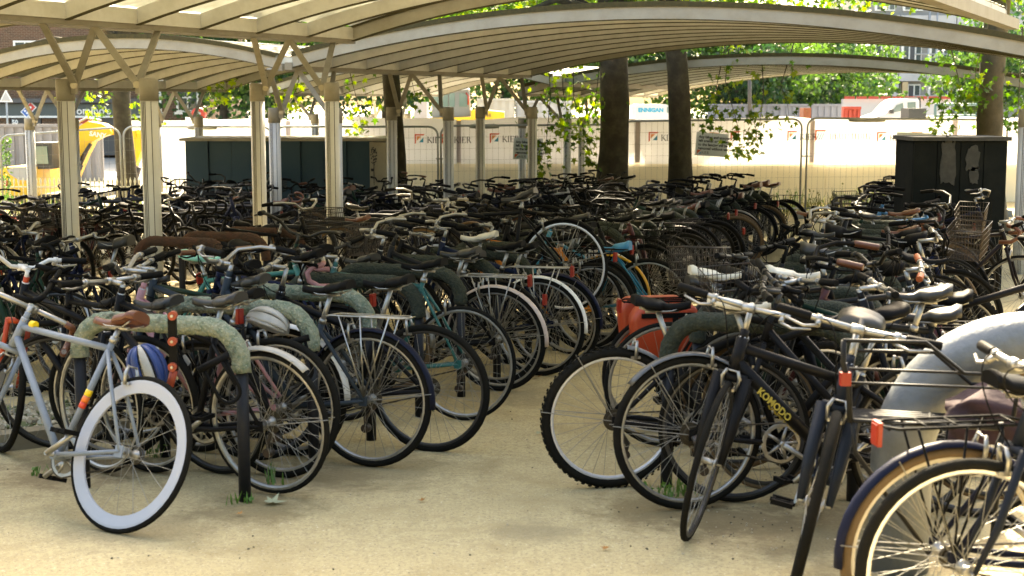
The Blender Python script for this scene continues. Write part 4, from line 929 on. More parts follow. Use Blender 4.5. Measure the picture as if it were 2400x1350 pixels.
def wheel_parts(k):
    ty, rm, sp, hb = wheel_bits(*WH[k])
    return ty.mesh('tyre_' + k, [rubber]), rm.mesh('rim_' + k, [alloy]), sp.mesh('spokes_' + k, [spokem]), hb.mesh('hub_' + k, [alloy])
def wheel_one(k):
    bits = wheel_bits(*WH[k]); mb = MB()
    for i, b in enumerate(bits):
        o = len(mb.v); mb.v += b.v; mb.f += [tuple(q + o for q in f) for f in b.f]; mb.m += [(0, 1, 2, 2)[i]] * len(b.f); mb.sm += b.sm
    return mb.mesh('wheel_' + k, [rubber, alloy, spokem])
BARPOS = {'flat': 0.97, 'drop': 0.95, 'swept': 1.03, 'riser': 1.02, 'bull': 0.95}
def bar_paths(b):
    z = BARPOS[b]; out = []
    for s in (-1, 1):
        if b == 'flat': p = [(0.40, 0, z), (0.40, s * 0.12, z + 0.005), (0.385, s * 0.29, z + 0.01)]
        elif b == 'riser': p = [(0.41, 0, z - 0.03), (0.41, s * 0.06, z - 0.028), (0.40, s * 0.13, z + 0.02), (0.37, s * 0.31, z + 0.03)]
        elif b == 'swept': p = [(0.37, 0, z - 0.02), (0.40, s * 0.07, z - 0.01), (0.39, s * 0.15, z + 0.045), (0.31, s * 0.24, z + 0.06), (0.20, s * 0.275, z + 0.05), (0.11, s * 0.285, z + 0.035)]
        elif b == 'bull': p = [(0.42, 0, z), (0.42, s * 0.13, z), (0.43, s * 0.185, z - 0.01), (0.50, s * 0.195, z - 0.03), (0.60, s * 0.195, z + 0.0)]
        else: p = [(0.42, 0, z), (0.42, s * 0.15, z), (0.435, s * 0.20, z - 0.004), (0.49, s * 0.208, z - 0.012), (0.525, s * 0.21, z - 0.045), (0.515, s * 0.213, z - 0.095), (0.46, s * 0.216, z - 0.13), (0.37, s * 0.22, z - 0.135)]
        out.append(p)
    return out
def bar_mesh(b):
    mb = MB()
    for p in bar_paths(b): mb.tube(p, 0.0118 if b != 'drop' else 0.0125, 8)
    return mb.mesh('bar_' + b, [alloy])
def grip_mesh(b, s):
    p = [Vector(q) for q in bar_paths(b)[0 if s < 0 else 1]]; mb = MB()
    if b == 'drop': mb.tube([p[1].lerp(p[2], 0.3)] + p[2:], 0.0165, 9)
    elif b == 'bull': mb.tube([p[3].lerp(p[2], 0.4), p[3], p[4]], 0.0165, 9)
    else:
        d = (p[-1] - p[-2]).normalized(); mb.tube([p[-1] - d * 0.12, p[-1] - d * 0.11, p[-1], p[-1] + d * 0.008], [0.015, 0.0175, 0.0175, 0.015], 9)
    return mb.mesh('grip_' + b, [black])
def lever_mesh(b, s):
    p = [Vector(q) for q in bar_paths(b)[0 if s < 0 else 1]]; mb = MB()
    if b == 'drop':
        q = p[3]; mb.tube([q + Vector((-0.03, 0, 0.0)), q + Vector((0.02, 0, 0.022)), q + Vector((0.06, 0, 0.045))], [0.015, 0.018, 0.013], 7)
        mb.tube([q + Vector((0.045, 0, 0.02)), q + Vector((0.075, 0, -0.04)), q + Vector((0.055, 0, -0.11))], [0.008, 0.007, 0.006], 5)
    else:
        d = (p[-1] - p[-2]).normalized(); c = p[-1] - d * 0.15; f = Vector((0.03, 0, -0.022)) if b != 'swept' else Vector((0.0, s * 0.03, -0.02))
        mb.tube([c, c + f], 0.011, 6); mb.tube([c + f, c + f + d * 0.05 + f * 0.5, c + f + d * 0.12], [0.007, 0.006, 0.005], 5)
        mb.tube([c + d * -0.01, c + d * 0.012], 0.017, 8)
    return mb.mesh('lever_' + b, [alloy])
def stem_mesh(b, st):
    lug, ht, hb, Rw, r = GEO[st]; hd = (V(ht) - V(hb)).normalized(); p = Vector(bar_paths(b)[0][0]); mb = MB(); top = V(ht) + hd * 0.02
    k = (p.z - top.z) / hd.z; knee = top + hd * max(0.02, k - 0.01)
    mb.tube([top - hd * 0.02, top], 0.019, 9); mb.tube([top, knee], 0.0125, 9)
    mb.tube([knee, p], 0.0135, 9); mb.tube([p + Vector((0, -0.024, 0)), p + Vector((0, 0.024, 0))], 0.0185, 9)
    return mb.mesh('stem', [alloy])
def saddle_mesh(kind):
    mb = MB(); L, Wd, H, nm = {'road': (0.275, 0.145, 0.045, 'road'), 'comfort': (0.265, 0.205, 0.075, 'comfort'), 'plank': (0.28, 0.15, 0.03, 'plank')}[kind]
    nx, ny = 12, 10
    for i in range(nx + 1):
        f = i / nx; x = -L * 0.42 + L * f
        w_ = (0.5 * Wd * (1 - f ** 1.15) ** 0.85 if f < 0.62 else 0) ; w1 = 0.5 * Wd * math.sqrt(max(0, 1 - ((f - 0.16) / 0.52) ** 2)) if f < 0.5 else 0
        w_ = max(0.019 + 0.006 * (1 - f), w1)
        if f < 0.06: w_ *= 0.78 + 3.6 * f
        if f > 0.95: w_ *= 0.75
        zc = 0.012 * math.cos((f - 0.1) * 5.2) + (0.012 if f < 0.12 else 0)
        for j in range(ny + 1):
            a = math.pi * j / ny; y = -math.cos(a) * w_; z = zc + (math.sin(a) ** 0.55) * H * (0.75 if f > 0.5 else 1.0) - H
            mb.v.append((x, y, z))
    for i in range(nx):
        for j in range(ny):
            q = i * (ny + 1) + j; mb.f.append((q, q + ny + 1, q + ny + 2, q + 1)); mb.m.append(0); mb.sm.append(True)
    mb.f.append(tuple(range(ny + 1))); mb.m.append(0); mb.sm.append(False)
    mb.f.append(tuple(reversed(range(nx * (ny + 1), nx * (ny + 1) + ny + 1)))); mb.m.append(0); mb.sm.append(False)
    for i in range(nx):                                   # underside
        a, b = i * (ny + 1), i * (ny + 1) + ny; mb.f.append((a, b, b + ny + 1, a + ny + 1)); mb.m.append(0); mb.sm.append(False)
    return mb.mesh('saddle_' + kind, [black])
def post_mesh(st, zs):
    lug = V(GEO[st][0]); d = (lug - V(BB)).normalized(); k = (zs - 0.06 - lug.z) / d.z; top = lug + d * k; mb = MB()
    mb.tube([lug, top], 0.0132, 9); mb.tube([lug + d * 0.018, lug + d * 0.042], 0.019, 9)
    mb.tube([top + Vector((-0.06, 0, 0.004)), top + Vector((0.10, 0, 0.006))], 0.010, 6)
    for s in (-1, 1): mb.tube([top + Vector((-0.10, s * 0.045, 0.03)), top + Vector((-0.04, s * 0.022, 0.006)), top + Vector((0.06, s * 0.02, 0.006)), top + Vector((0.14, s * 0.008, 0.03))], 0.0042, 5)
    return mb.mesh('seat_post', [alloy]), top
def crank_mesh(): 
    mb = MB(); c = V(BB)
    mb2 = MB(); mb2.ring(0.0, [(0.088, -0.044), (0.094, -0.046), (0.088, -0.048), (0.074, -0.048), (0.074, -0.044)], 28, smooth=False)
    mb.v += [(x + c.x, y, z + c.z) for x, y, z in mb2.v]; mb.f += mb2.f; mb.m += [0] * len(mb2.f); mb.sm += mb2.sm
    for k in range(5):
        a = k * 1.2566; mb.tube([c + Vector((0, -0.046, 0)), c + Vector((0.078 * math.cos(a), -0.046, 0.078 * math.sin(a)))], [0.011, 0.006], 5)
    mb.tube([c + Vector((0, -0.075, 0)), c + Vector((0, 0.075, 0))], 0.012, 8)
    return mb.mesh('chainset', [alloy])
ANG = R(-35)
def arm_mesh(s):
    a = ANG if s < 0 else ANG + math.pi; c = V(BB); e = c + Vector((0.17 * math.cos(a), s * 0.075, 0.17 * math.sin(a))); mb = MB()
    mb.tube([c + Vector((0, s * 0.068, 0)), e], [0.014, 0.011], 7); mb.tube([e, e + Vector((0, s * 0.03, 0))], 0.006, 6)
    return mb.mesh('crank_arm', [alloy])
def pedal_mesh(s):
    a = ANG if s < 0 else ANG + math.pi; e = V(BB) + Vector((0.17 * math.cos(a), s * 0.125, 0.17 * math.sin(a))); mb = MB()
    for dx in (-0.036, 0.036): mb.box(e + Vector((dx, 0, 0)), (0.014, 0.088, 0.02))
    for dy in (-0.036, 0.036): mb.box(e + Vector((0, dy, 0)), (0.06, 0.012, 0.014))
    mb.tube([e + Vector((0, -0.05, 0)), e + Vector((0, 0.05, 0))], 0.009, 6); return mb.mesh('pedal', [black])
def chain_mesh(Rw):
    mb = MB(); c = V(BB, -0.046); h = Vector((RH, -0.046, Rw)); pts = []
    for i in range(11): a = math.pi / 2 - i / 10 * math.pi; pts.append(c + Vector((0.092 * math.cos(a), 0, 0.092 * math.sin(a))))
    for i in range(9): a = -math.pi / 2 - i / 8 * math.pi; pts.append(h + Vector((0.034 * math.cos(a), 0, 0.034 * math.sin(a))))
    mb.tube(pts, 0.0042, 4, closed=True); return mb.mesh('chain', [CH])
def cog_mesh(big):
    mb = MB()
    for i, rr_ in enumerate((0.052, 0.046, 0.040, 0.034) if big else (0.034,)): mb.ring(0, [(rr_, -0.036 - i * 0.005), (rr_, -0.0335 - i * 0.005), (0.016, -0.0335 - i * 0.005), (0.016, -0.036 - i * 0.005)], 22, smooth=False)
    return mb.mesh('sprocket', [CH])
def guard_mesh(Rw, front, wd=0.052, a0=None, a1=None):
    mb = MB(); prof = []
    for (k, o) in ((1, 0.0), (-1, -0.0025)):
        for i in range(5):
            f = -1 + 2 * i / 4; f *= k; prof.append((0.004 - 0.014 * f * f + o, f * wd / 2))
    x = FH if front else RH
    if a0 is None: a0, a1 = (R(20), R(205)) if front else (R(-5), R(195))
    mb.arc((0, 0, 0), Rw + 0.014, prof, (math.pi - a0) if not front else a0, (math.pi - a1) if not front else a1, 22)
    return mb.mesh('mudguard', [black])
def stay_mesh(Rw, front, ang):
    mb = MB(); 
    for s in (-1, 1):
        for a in ang: mb.tube([(0, s * 0.06, 0), ((Rw + 0.012) * math.cos(a), s * 0.026, (Rw + 0.012) * math.sin(a))], 0.0022, 4, caps=False)
    return mb.mesh('mudguard_stay', [spokem])
def rack_mesh(Rw):
    mb = MB(); z = 2 * Rw + 0.075; x0, x1 = RH - 0.20, RH + 0.19
    for s in (-1, 1):
        mb.tube([(x1 + 0.06, s * 0.02, z - 0.01), (x1, s * 0.055, z), (x0, s * 0.055, z), (x0 - 0.03, s * 0.02, z)], 0.005, 6)
        for xx in (x0 + 0.06, RH + 0.02, x1 - 0.05): mb.tube([(RH, s * 0.068, Rw + 0.02), (xx, s * 0.06, z)], 0.0045, 5)
    mb.tube([(x1, 0, z), (x0, 0, z)], 0.004, 5)
    for xx in (x0 - 0.03, x0 + 0.1, x0 + 0.2, x1): mb.tube([(xx, -0.055, z), (xx, 0.055, z)], 0.004, 5)
    return mb.mesh('rack', [alloy])
def basket_mesh(wd=0.34, dp=0.26, h=0.22):
    mb = MB()
    def loop(f, z, r): mb.tube([(-dp / 2 * f, -wd / 2 * f, z), (dp / 2 * f, -wd / 2 * f, z), (dp / 2 * f, wd / 2 * f, z), (-dp / 2 * f, wd / 2 * f, z)], r, 4, closed=True)
    for i in range(6): loop(0.82 + 0.18 * i / 5, h * i / 5, 0.004 if i == 5 else 0.0025)
    for i in range(12):
        f = -1 + 2 * i / 11
        for s in (-1, 1):
            mb.tube([(s * dp / 2 * 0.82, f * wd / 2 * 0.82, 0), (s * dp / 2, f * wd / 2, h)], 0.0022, 3, caps=False); mb.tube([(f * dp / 2 * 0.82, s * wd / 2 * 0.82, 0), (f * dp / 2, s * wd / 2, h)], 0.0022, 3, caps=False)
        mb.tube([(-dp / 2 * 0.82, f * wd / 2 * 0.82, 0), (dp / 2 * 0.82, f * wd / 2 * 0.82, 0)], 0.0022, 3, caps=False)
    return mb.mesh('basket', [steel_dark])
def cable_mesh(b, s):
    p = [Vector(q) for q in bar_paths(b)[0 if s < 0 else 1]]; mb = MB()
    c = p[3] + Vector((0.05, 0, 0.03)) if b == 'drop' else p[-1] - (p[-1] - p[-2]).normalized() * 0.16
    e = Vector((0.40, s * 0.02, 0.72)) if s < 0 else Vector((0.30, s * 0.02, 0.80)); m1 = c + Vector((0.10, -s * 0.06, 0.04)); m2 = Vector((0.50, s * 0.05, 0.86))
    pts = []
    for i in range(11):
        f = i / 10; a = c.lerp(m1, f); q = m1.lerp(m2, f); w_ = m2.lerp(e, f); pts.append(a.lerp(q, f).lerp(q.lerp(w_, f), f))
    mb.tube(pts, 0.0027, 5); return mb.mesh('cable', [black])
def brake_mesh(Rw, front):
    mb = MB(); z = 2 * Rw - 0.0; x = FH - 0.10 if front else RH + 0.10
    for s in (-1, 1): mb.tube([(x, s * 0.028, z - 0.05), (x, s * 0.036, z - 0.0), (x + 0.005, s * 0.022, z + 0.035)], [0.008, 0.009, 0.006], 6); mb.box((x, s * 0.022, z - 0.045), (0.045, 0.010, 0.012))
    mb.tube([(x, -0.026, z + 0.03), (x, 0.026, z + 0.03)], 0.004, 5); return mb.mesh('brake', [alloy])
def derail_mesh(Rw):
    mb = MB(); h = Vector((RH, -0.075, Rw)); mb.tube([h, h + Vector((0.02, -0.01, -0.05)), h + Vector((0.06, 0.01, -0.11)), h + Vector((0.05, 0.02, -0.17))], [0.014, 0.016, 0.012, 0.010], 6)
    mb.tube([h + Vector((0.05, 0.0, -0.16)), h + Vector((0.05, 0.04, -0.16))], 0.022, 9); return mb.mesh('derailleur', [steel_dark])
def reflector_mesh(): mb = MB(); mb.box((0, 0, 0), (0.014, 0.05, 0.075)); mb.box((-0.006, 0, 0), (0.010, 0.038, 0.06)); return mb.mesh('reflector', [redplastic])

def put(name, me, parent, mats=None, mw=None):
    o = link(name, me, parent, mw)
    if mats is not None:
        if not isinstance(mats, (list, tuple)): mats = [mats]
        for i, m in enumerate(mats):
            if m is not None: o.material_slots[i].link = 'OBJECT'; o.material_slots[i].material = m
    return o
def bike(pos, head, lean=0.0, st='road', bar='flat', saddle='road', wheel=None, col=(0.02, 0.02, 0.02), fork=None, barc=None, grip=None, seatc=None, tyre=None, rim=None,
         steer=0.0, zs=0.95, guard=None, guard2=None, rack=None, basket=False, refl=True, near=True, label='bicycle', group=None, pitch=0.0, lift=0.0, stemc=None, big=False, contact='rear', crankc=None, spk=None, noseat=False, tilt_seat=0.0, a_guard=None):
    """pos: ground contact of the rear (or front) wheel; head: angle of the heading in the XY plane; lean>0 tips to the bike's right"""
    lug, ht, hb, Rw, r = GEO[st]; wheel = wheel or {'road': 'thin', 'city': 'city', 'mtb': 'mtb', 'step': 'city', 'mixte': 'city'}[st]
    h = Vector((math.cos(head), math.sin(head), 0)); pos = Vector((pos[0], pos[1], 0)); o = pos + h * 0.5 if contact == 'rear' else (pos - h * FH if contact == 'front' else pos)
    za, zb = g(*(o - h * 0.5).xy), g(*(o + h * FH).xy); sl = math.atan2(zb - za, 0.5 + FH) ; zo = za + (zb - za) * 0.5 / (0.5 + FH)
    mw = Matrix.Translation((o.x, o.y, zo + lift)) @ Matrix.Rotation(head, 4, 'Z') @ Matrix.Rotation(-sl - pitch, 4, 'Y') @ Matrix.Rotation(lean, 4, 'X')
    t = thing('bicycle', (0, 0, 0), label, 'bicycle', group, mw)
    P = paint(col); Pf = paint(fork) if fork else P
    put('frame', memo(('f', st), lambda: frame_mesh(st)), t, P)
    hd = (V(ht) - V(hb)).normalized(); S = Matrix.Translation(V(hb)) @ Matrix.Rotation(steer, 4, hd) @ Matrix.Translation(-V(hb))
    put('fork', memo(('k', st), lambda: fork_mesh(st)), t, Pf, S)
    WR = Matrix.Translation((RH, 0, Rw)); WF = S @ Matrix.Translation((FH, 0, Rw))
    rimm, tym, spm = rim or alloy, tyre or rubber, spk or spokem
    for m_, a in ((WR, random.uniform(0, 6)), (WF, random.uniform(0, 6))):
        mm = m_ @ Matrix.Rotation(a, 4, 'Y')
        if near:
            ty, rm, sp, hbm = memo(('w', wheel), lambda: wheel_parts(wheel)); wo = put('wheel', hbm, t, None, mm); put('tyre', ty, wo, tym); put('rim', rm, wo, rimm); put('spokes', sp, wo, spm)
        else: put('wheel', memo(('w1', wheel), lambda: wheel_one(wheel)), t, [tym, rimm, spm], mm)
    bm = barc or alloy; ho = put('handlebar', memo(('b', bar), lambda: bar_mesh(bar)), t, bm, S)
    put('stem', memo(('s', bar, st), lambda: stem_mesh(bar, st)), ho if near else t, stemc or bm, None if near else S)
    gm = grip or black
    for s in (-1, 1):
        par, m_ = (ho, None) if near else (t, S)
        put('grip', memo(('g', bar, s), lambda: grip_mesh(bar, s)), par, gm, m_)
        if near:
            put('brake_lever', memo(('l', bar, s), lambda: lever_mesh(bar, s)), ho, bm if bar != 'drop' else black)
            put('cable', memo(('c', bar, s), lambda: cable_mesh(bar, s)), ho)
    if not noseat:
        pm, top = memo(('p', st, zs), lambda: post_mesh(st, zs)); put('seat_post', pm, t, None)
        put('saddle', memo(('sd', saddle), lambda: saddle_mesh(saddle)), t, seatc or black, Matrix.Translation(top + Vector((-0.005, 0, 0.062))) @ Matrix.Rotation(tilt_seat, 4, 'X'))
    cs = put('chainset', memo('ck', crank_mesh), t, crankc)
    for s in (-1, 1):
        ao = put('crank_arm', memo(('a', s), lambda: arm_mesh(s)), cs if near else t, crankc)
        put('pedal', memo(('pd', s), lambda: pedal_mesh(s)), cs if near else t)
    if near:
        put('chain', memo(('ch', Rw), lambda: chain_mesh(Rw)), t); put('sprocket', memo(('cg', big), lambda: cog_mesh(big)), t, None, WR)
        put('brake', memo(('br', Rw, 0), lambda: brake_mesh(Rw, False)), t); put('brake', memo(('br', Rw, 1), lambda: brake_mesh(Rw, True)), t, None, S)
        if big: put('derailleur', memo(('dr', Rw), lambda: derail_mesh(Rw)), t)
    if guard is not None:
        ga = a_guard or (None, None)
        put('mudguard', memo(('gr', Rw, ga), lambda: guard_mesh(Rw, False, a0=ga[0], a1=ga[1])), t, guard, WR)
        if near: put('mudguard_stay', memo(('gs', Rw), lambda: stay_mesh(Rw, False, (R(172), R(120)))), t, None, WR)
    if guard2 is not None: put('mudguard', memo(('gf', Rw), lambda: guard_mesh(Rw, True)), t, guard2, WF)
    if rack is not None: put('rack', memo(('rk', Rw), lambda: rack_mesh(Rw)), t, rack)
    if basket: put('basket', memo('bk', basket_mesh), t, None, S @ Matrix.Translation((0.60, 0, 0.80)))
    if refl:
        rp = Vector((RH - 0.245, 0, 2 * Rw + 0.05)) if rack is not None else (Vector((RH - 0.05 - 0.29, 0, Rw + 0.24)) if guard is not None else V(lug) + Vector((-0.045, 0, 0.06)))
        put('reflector', memo('rf', reflector_mesh), t, None, Matrix.Translation(rp))
    return t, mw, S
# ------------------------------------------------------------------ hoop stands
RA = R(18.6); RV = Vector((math.sin(RA), math.cos(RA), 0)); PV = Vector((math.cos(RA), -math.sin(RA), 0))   # along a row / across it (to the right)
legm = mat('navy_stand_leg', (0.008, 0.009, 0.013), 0.5, var=0.5, vscale=16, col2=(0.02, 0.018, 0.014), spec=0.25)
def mossmat(nm='mossy_sleeve', k=1.0, gr=1.0):
    m = bpy.data.materials.new(nm); m.use_nodes = True; n = m.node_tree; b = n.nodes['Principled BSDF']; tc = n.nodes.new('ShaderNodeTexCoord')
    def noise(s, d):
        q = n.nodes.new('ShaderNodeTexNoise'); q.inputs['Scale'].default_value = s; q.inputs['Detail'].default_value = d; n.links.new(tc.outputs['Object'], q.inputs['Vector']); return q.outputs[0]
    def mixc(f, lo, hi, a, c):
        mr = n.nodes.new('ShaderNodeMapRange'); mr.inputs[1].default_value = lo; mr.inputs[2].default_value = hi; n.links.new(f, mr.inputs[0])
        q = n.nodes.new('ShaderNodeMix'); q.data_type = 'RGBA'; n.links.new(mr.outputs[0], q.inputs[0])
        for i, s in ((6, a), (7, c)):
            if isinstance(s, tuple): q.inputs[i].default_value = (*s, 1)
            else: n.links.new(s, q.inputs[i])
        return q.outputs[2]
    c = mixc(noise(34, 6), 0.38, 0.66, (0.24 * k, 0.255 * k * gr, 0.18 * k), (0.12 * k, 0.165 * k * gr, 0.115 * k)); c = mixc(noise(110, 3), 0.55, 0.7, c, (0.36 * k, 0.36 * k * gr, 0.26 * k)); c = mixc(noise(13, 4), 0.58, 0.75, c, (0.03, 0.036, 0.022))
    n.links.new(c, b.inputs['Base Color']); b.inputs['Roughness'].default_value = 1.0
    bm = n.nodes.new('ShaderNodeBump'); bm.inputs['Strength'].default_value = 0.9; bm.inputs['Distance'].default_value = 0.02; n.links.new(noise(70, 4), bm.inputs['Height']); n.links.new(bm.outputs[0], b.inputs['Normal']); return m
moss = mossmat(); moss_green_shaded = mossmat('green_shaded_moss_sleeve', 0.15, 1.06)  # second moss is greener and darkened to imitate shade under the roofs
rusty_sl = mat('rusty_sleeve', (0.075, 0.032, 0.018), 0.95, var=0.85, vscale=14, col2=(0.03, 0.026, 0.018), bump=0.6, bscale=50)
SW, SH, SR = 0.86, 0.80, 0.17
def hoop_path(n=8):
    p = [Vector((0, 0, 0)), Vector((0, 0, 0.35)), Vector((0, 0, SH - SR))]
    for i in range(1, n + 1): a = math.pi / 2 * i / n; p.append(Vector((SR - SR * math.cos(a), 0, SH - SR + SR * math.sin(a))))
    for i in range(1, 12): p.append(Vector((SR + (SW - 2 * SR) * i / 12, 0, SH)))
    for i in range(n + 1): a = math.pi / 2 * i / n; p.append(Vector((SW - SR + SR * math.sin(a), 0, SH - SR + SR * math.cos(a))))
    p += [Vector((SW, 0, 0.35)), Vector((SW, 0, 0))]
    return p
def leg_mesh(x): mb = MB(); mb.tube([(x, 0, -0.03), (x, 0, 0.66)], 0.028, 12); return mb.mesh('leg', [legm])
def sleeve_mesh(seed, low=0.60):
    rr = random.Random(seed); mb = MB(); base = [q for q in hoop_path() if q.z > low - 0.0001]
    pts = []
    base = [Vector((0, 0, low))] + base + [Vector((SW, 0, low + 0.02))]
    for a, b in zip(base[:-1], base[1:]):
        k = max(1, int((b - a).length / 0.016))
        for i in range(k): pts.append(a.lerp(b, i / k))
    pts.append(base[-1]); n = 14
    mb.tube(pts, [0.043 + rr.uniform(-0.0015, 0.0015) for _ in pts], n)
    mb.v = [tuple(Vector(v) + Vector((rr.gauss(0, 1), rr.gauss(0, 1), rr.gauss(0, 1))) * 0.0016) for v in mb.v]
    return mb.mesh('sleeve', [moss])
stand_n = 0
def plain_mesh():
    mb = MB(); mb.tube([q for q in hoop_path() if q.z > 0.5], 0.0285, 10); return mb.mesh('hoop_top', [legm])
PLAIN = plain_mesh()
SLV = [sleeve_mesh(i) for i in range(3)]; LEG = [leg_mesh(0), leg_mesh(SW)]
def ordinal(n):
    a = ['zeroth', 'first', 'second', 'third', 'fourth', 'fifth', 'sixth', 'seventh', 'eighth', 'ninth', 'tenth', 'eleventh', 'twelfth', 'thirteenth', 'fourteenth', 'fifteenth', 'sixteenth', 'seventeenth', 'eighteenth', 'nineteenth']
    if n < 20: return a[n]
    tn = {2: 'twent', 3: 'thirt', 4: 'fort', 5: 'fift'}[n // 10]
    return tn + 'ieth' if n % 10 == 0 else tn + 'y-' + a[n % 10]
def stand(pos, dirv, label, rusty=False, group=None, n=0):
    global stand_n
    t = thing('hoop_stand', (0, 0, 0), label, 'bike stand', group, Matrix.Translation((pos.x, pos.y, g(pos.x, pos.y))) @ Matrix.Rotation(math.atan2(dirv.y, dirv.x), 4, 'Z'))
    for m in LEG: put('leg', m, t)
    if rusty == 2: put('hoop_top', PLAIN, t)
    else: put('sleeve', SLV[stand_n % 3], t, rusty_sl if rusty else (None if n < 3 and dirv.x < 0 else moss_green_shaded)); stand_n += 1
LROW = Vector((-1.22, 6.32, 0)); RROW = Vector((0.73, 6.55, 0)); STEP = 0.70
ROWS = {  # origin of the aisle-side leg, direction of the bar, first and last stand, rusty
    'left row': (LROW, -PV, 0, 24, False), 'right row': (RROW, PV, 0, 23, False),
    'second left row': (LROW - PV * 2.9, -PV, 3, 28, True), 'third left row': (LROW - PV * 5.9, -PV, 7, 27, 2), 'fourth left row': (LROW - PV * 8.9, -PV, 12, 25, 2)}
for nm, (o, d, n0, n1, ru) in ROWS.items():   # stands
    for k, n in enumerate(range(n0, n1)):
        if ru == 1 and n < 7: continue
        if ru == 1 and n > 9: ru = 2
        p = o + RV * STEP * n
        q = p + d * 0.4
        if abs(q.x / q.y) > 0.43: continue
        stand(p, d, '%s hoop bike stand, %s from the camera in the %s of bicycles' % ('bare dark' if ru == 2 else 'rust brown' if ru else 'moss covered', ordinal(k + 1), nm), ru, 'hoop stands of the ' + nm, n)

# ------------------------------------------------------------------ row bicycles
DARK = [((0.007, 0.007, 0.008), 'black')] * 9 + [((0.018, 0.019, 0.02), 'charcoal')] * 3 + [((0.008, 0.012, 0.035), 'navy')] * 2 + [((0.008, 0.028, 0.017), 'dark green')] * 2 + [((0.06, 0.008, 0.008), 'maroon')]
BRIGHT = [((0.45, 0.05, 0.02), 'red'), ((0.5, 0.5, 0.48), 'silver'), ((0.62, 0.62, 0.60), 'white'), ((0.03, 0.16, 0.35), 'blue'), ((0.03, 0.25, 0.24), 'teal'), ((0.55, 0.22, 0.02), 'orange')]
brown_l = mat('brown_leather', (0.12, 0.038, 0.015), 0.45, var=0.4, vscale=10); cream_l = mat('cream_vinyl', (0.62, 0.58, 0.48), 0.45, var=0.3, vscale=10, col2=(0.35, 0.32, 0.25))
greyv = mat('worn_grey_vinyl', (0.026, 0.025, 0.022), 0.42, var=0.5, vscale=9, col2=(0.012, 0.011, 0.01), spec=0.35)
tan_tyre = mat('tan_wall_tyre', (0.13, 0.08, 0.035), 0.85, var=0.5, vscale=9); blackrim = mat('black_rim', (0.02, 0.02, 0.021), 0.4)
darkalloy = mat('grimy_shaded_alloy', (0.05, 0.048, 0.043), 0.5, 0.8, var=0.6, vscale=18, col2=(0.025, 0.022, 0.016))  # grimy alloy, its colour darkened further to imitate shade among the rows
rngb = random.Random(42)
def random_bike(pos, head, label_tail, near, group, rr=rngb, bright=0.16):
    st = rr.choice(['road', 'road', 'city', 'city', 'mtb', 'mtb', 'step', 'mixte']); colr, cname = rr.choice(BRIGHT) if rr.random() < bright else rr.choice(DARK)
    bar = {'road': rr.choice(['drop', 'drop', 'flat', 'bull']), 'city': rr.choice(['flat', 'swept']), 'mtb': rr.choice(['flat', 'riser']), 'step': 'swept', 'mixte': rr.choice(['swept', 'flat'])}[st]
    sc_, sname = rr.choice([(None, 'black'), (None, 'black'), (None, 'black'), (None, 'black'), (None, 'black'), (None, 'black'), (None, 'black'), (greyv, 'worn grey'), (greyv, 'worn grey'), (brown_l, 'brown')])
    gd = rr.choice([None, None, None, black, black, black, alloy]) if st in ('city', 'step', 'mixte', 'road') else None
    bn = {'drop': 'drop handlebars', 'flat': 'flat handlebars', 'bull': 'bullhorn bars', 'swept': 'swept handlebars', 'riser': 'riser handlebars'}[bar]
    return bike(pos, head, lean=rr.uniform(-0.13, 0.13), st=st, bar=bar, saddle='comfort' if st in ('step', 'mtb') else 'road', col=colr, seatc=sc_, steer=rr.gauss(0, 0.35), zs=rr.choice([0.88, 0.94, 0.99]),
         guard=gd, guard2=gd if rr.random() < 0.6 else None, rack=rr.choice([None, None, black, black]) if st != 'mtb' else None, basket=(st in ('step', 'city') and rr.random() < 0.3), refl=rr.random() < 0.22,
         rim=rr.choice([darkalloy, darkalloy, alloy, blackrim, blackrim] if near else [darkalloy, blackrim, blackrim]), tyre=rr.choice([rubber] * 7 + [tan_tyre]), barc=rr.choice([darkalloy, darkalloy, alloy, black, black, black, black] if near else [darkalloy, darkalloy, black, black, black, black, alloy]), grip=rr.choice([black] * 9 + [brown_l]),
         near=near, label='%s bicycle, %s saddle and %s, %s' % (cname, sname, bn, label_tail), group=group, big=near and rr.random() < 0.6)
CNT = {}
def fill(nm, n0, n1, near_to, yaw0, skip=(), p_out=0.75, dens=1.0, bright=0.16, push=0.0):
    o, d, _, _, _ = ROWS[nm]; c = CNT.get(nm, 0)
    for n in range(n0, n1):
        for side in (-1, 1):
            p = o + RV * (STEP * n + side * 0.17)
            if rngb.random() > dens: continue
            if (n, side) in skip: continue
            c += 1; CNT[nm] = c
            rear_out = rngb.random() < p_out; jit = rngb.uniform(-0.18, 0.10)
            h = math.atan2(d.y, d.x) - (yaw0 + rngb.gauss(0, 0.09)) * (1 if d.x < 0 else -1)
            mid = p + d * (0.43 + jit + (0.16 if nm == 'right row' else 0.0) + push)
            if mid.x / mid.y < -0.42 or mid.x / mid.y > 0.42: continue
            hv = Vector((math.cos(h), math.sin(h), 0))
            if not rear_out: h += math.pi; hv = -hv
            random_bike(mid - hv * 0.5, h, '%s along the %s' % (ordinal(c), nm), n < near_to, 'bicycles parked in the ' + nm, bright=bright)
fill('left row', 1, 5, 5, 0.15, p_out=0.4, bright=0.0, push=0.55, dens=0.8)
fill('right row', 0, 2, 2, 0.06, p_out=0.4, bright=0.0, push=0.40)
fill('left row', 5, 24, 11, 0.12, skip=((5, 1), (6, -1), (6, 1)), p_out=0.8, bright=0.10)
fill('right row', 2, 23, 8, 0.06, p_out=0.45, bright=0.12)
fill('second left row', 3, 28, 6, 0.05, skip=[(n, s) for n in (5, 6, 7, 8, 10) for s in (-1, 1)], p_out=0.5, dens=0.88, bright=0.10)
fill('third left row', 7, 27, 0, 0.05, p_out=0.5, dens=0.85, bright=0.05)
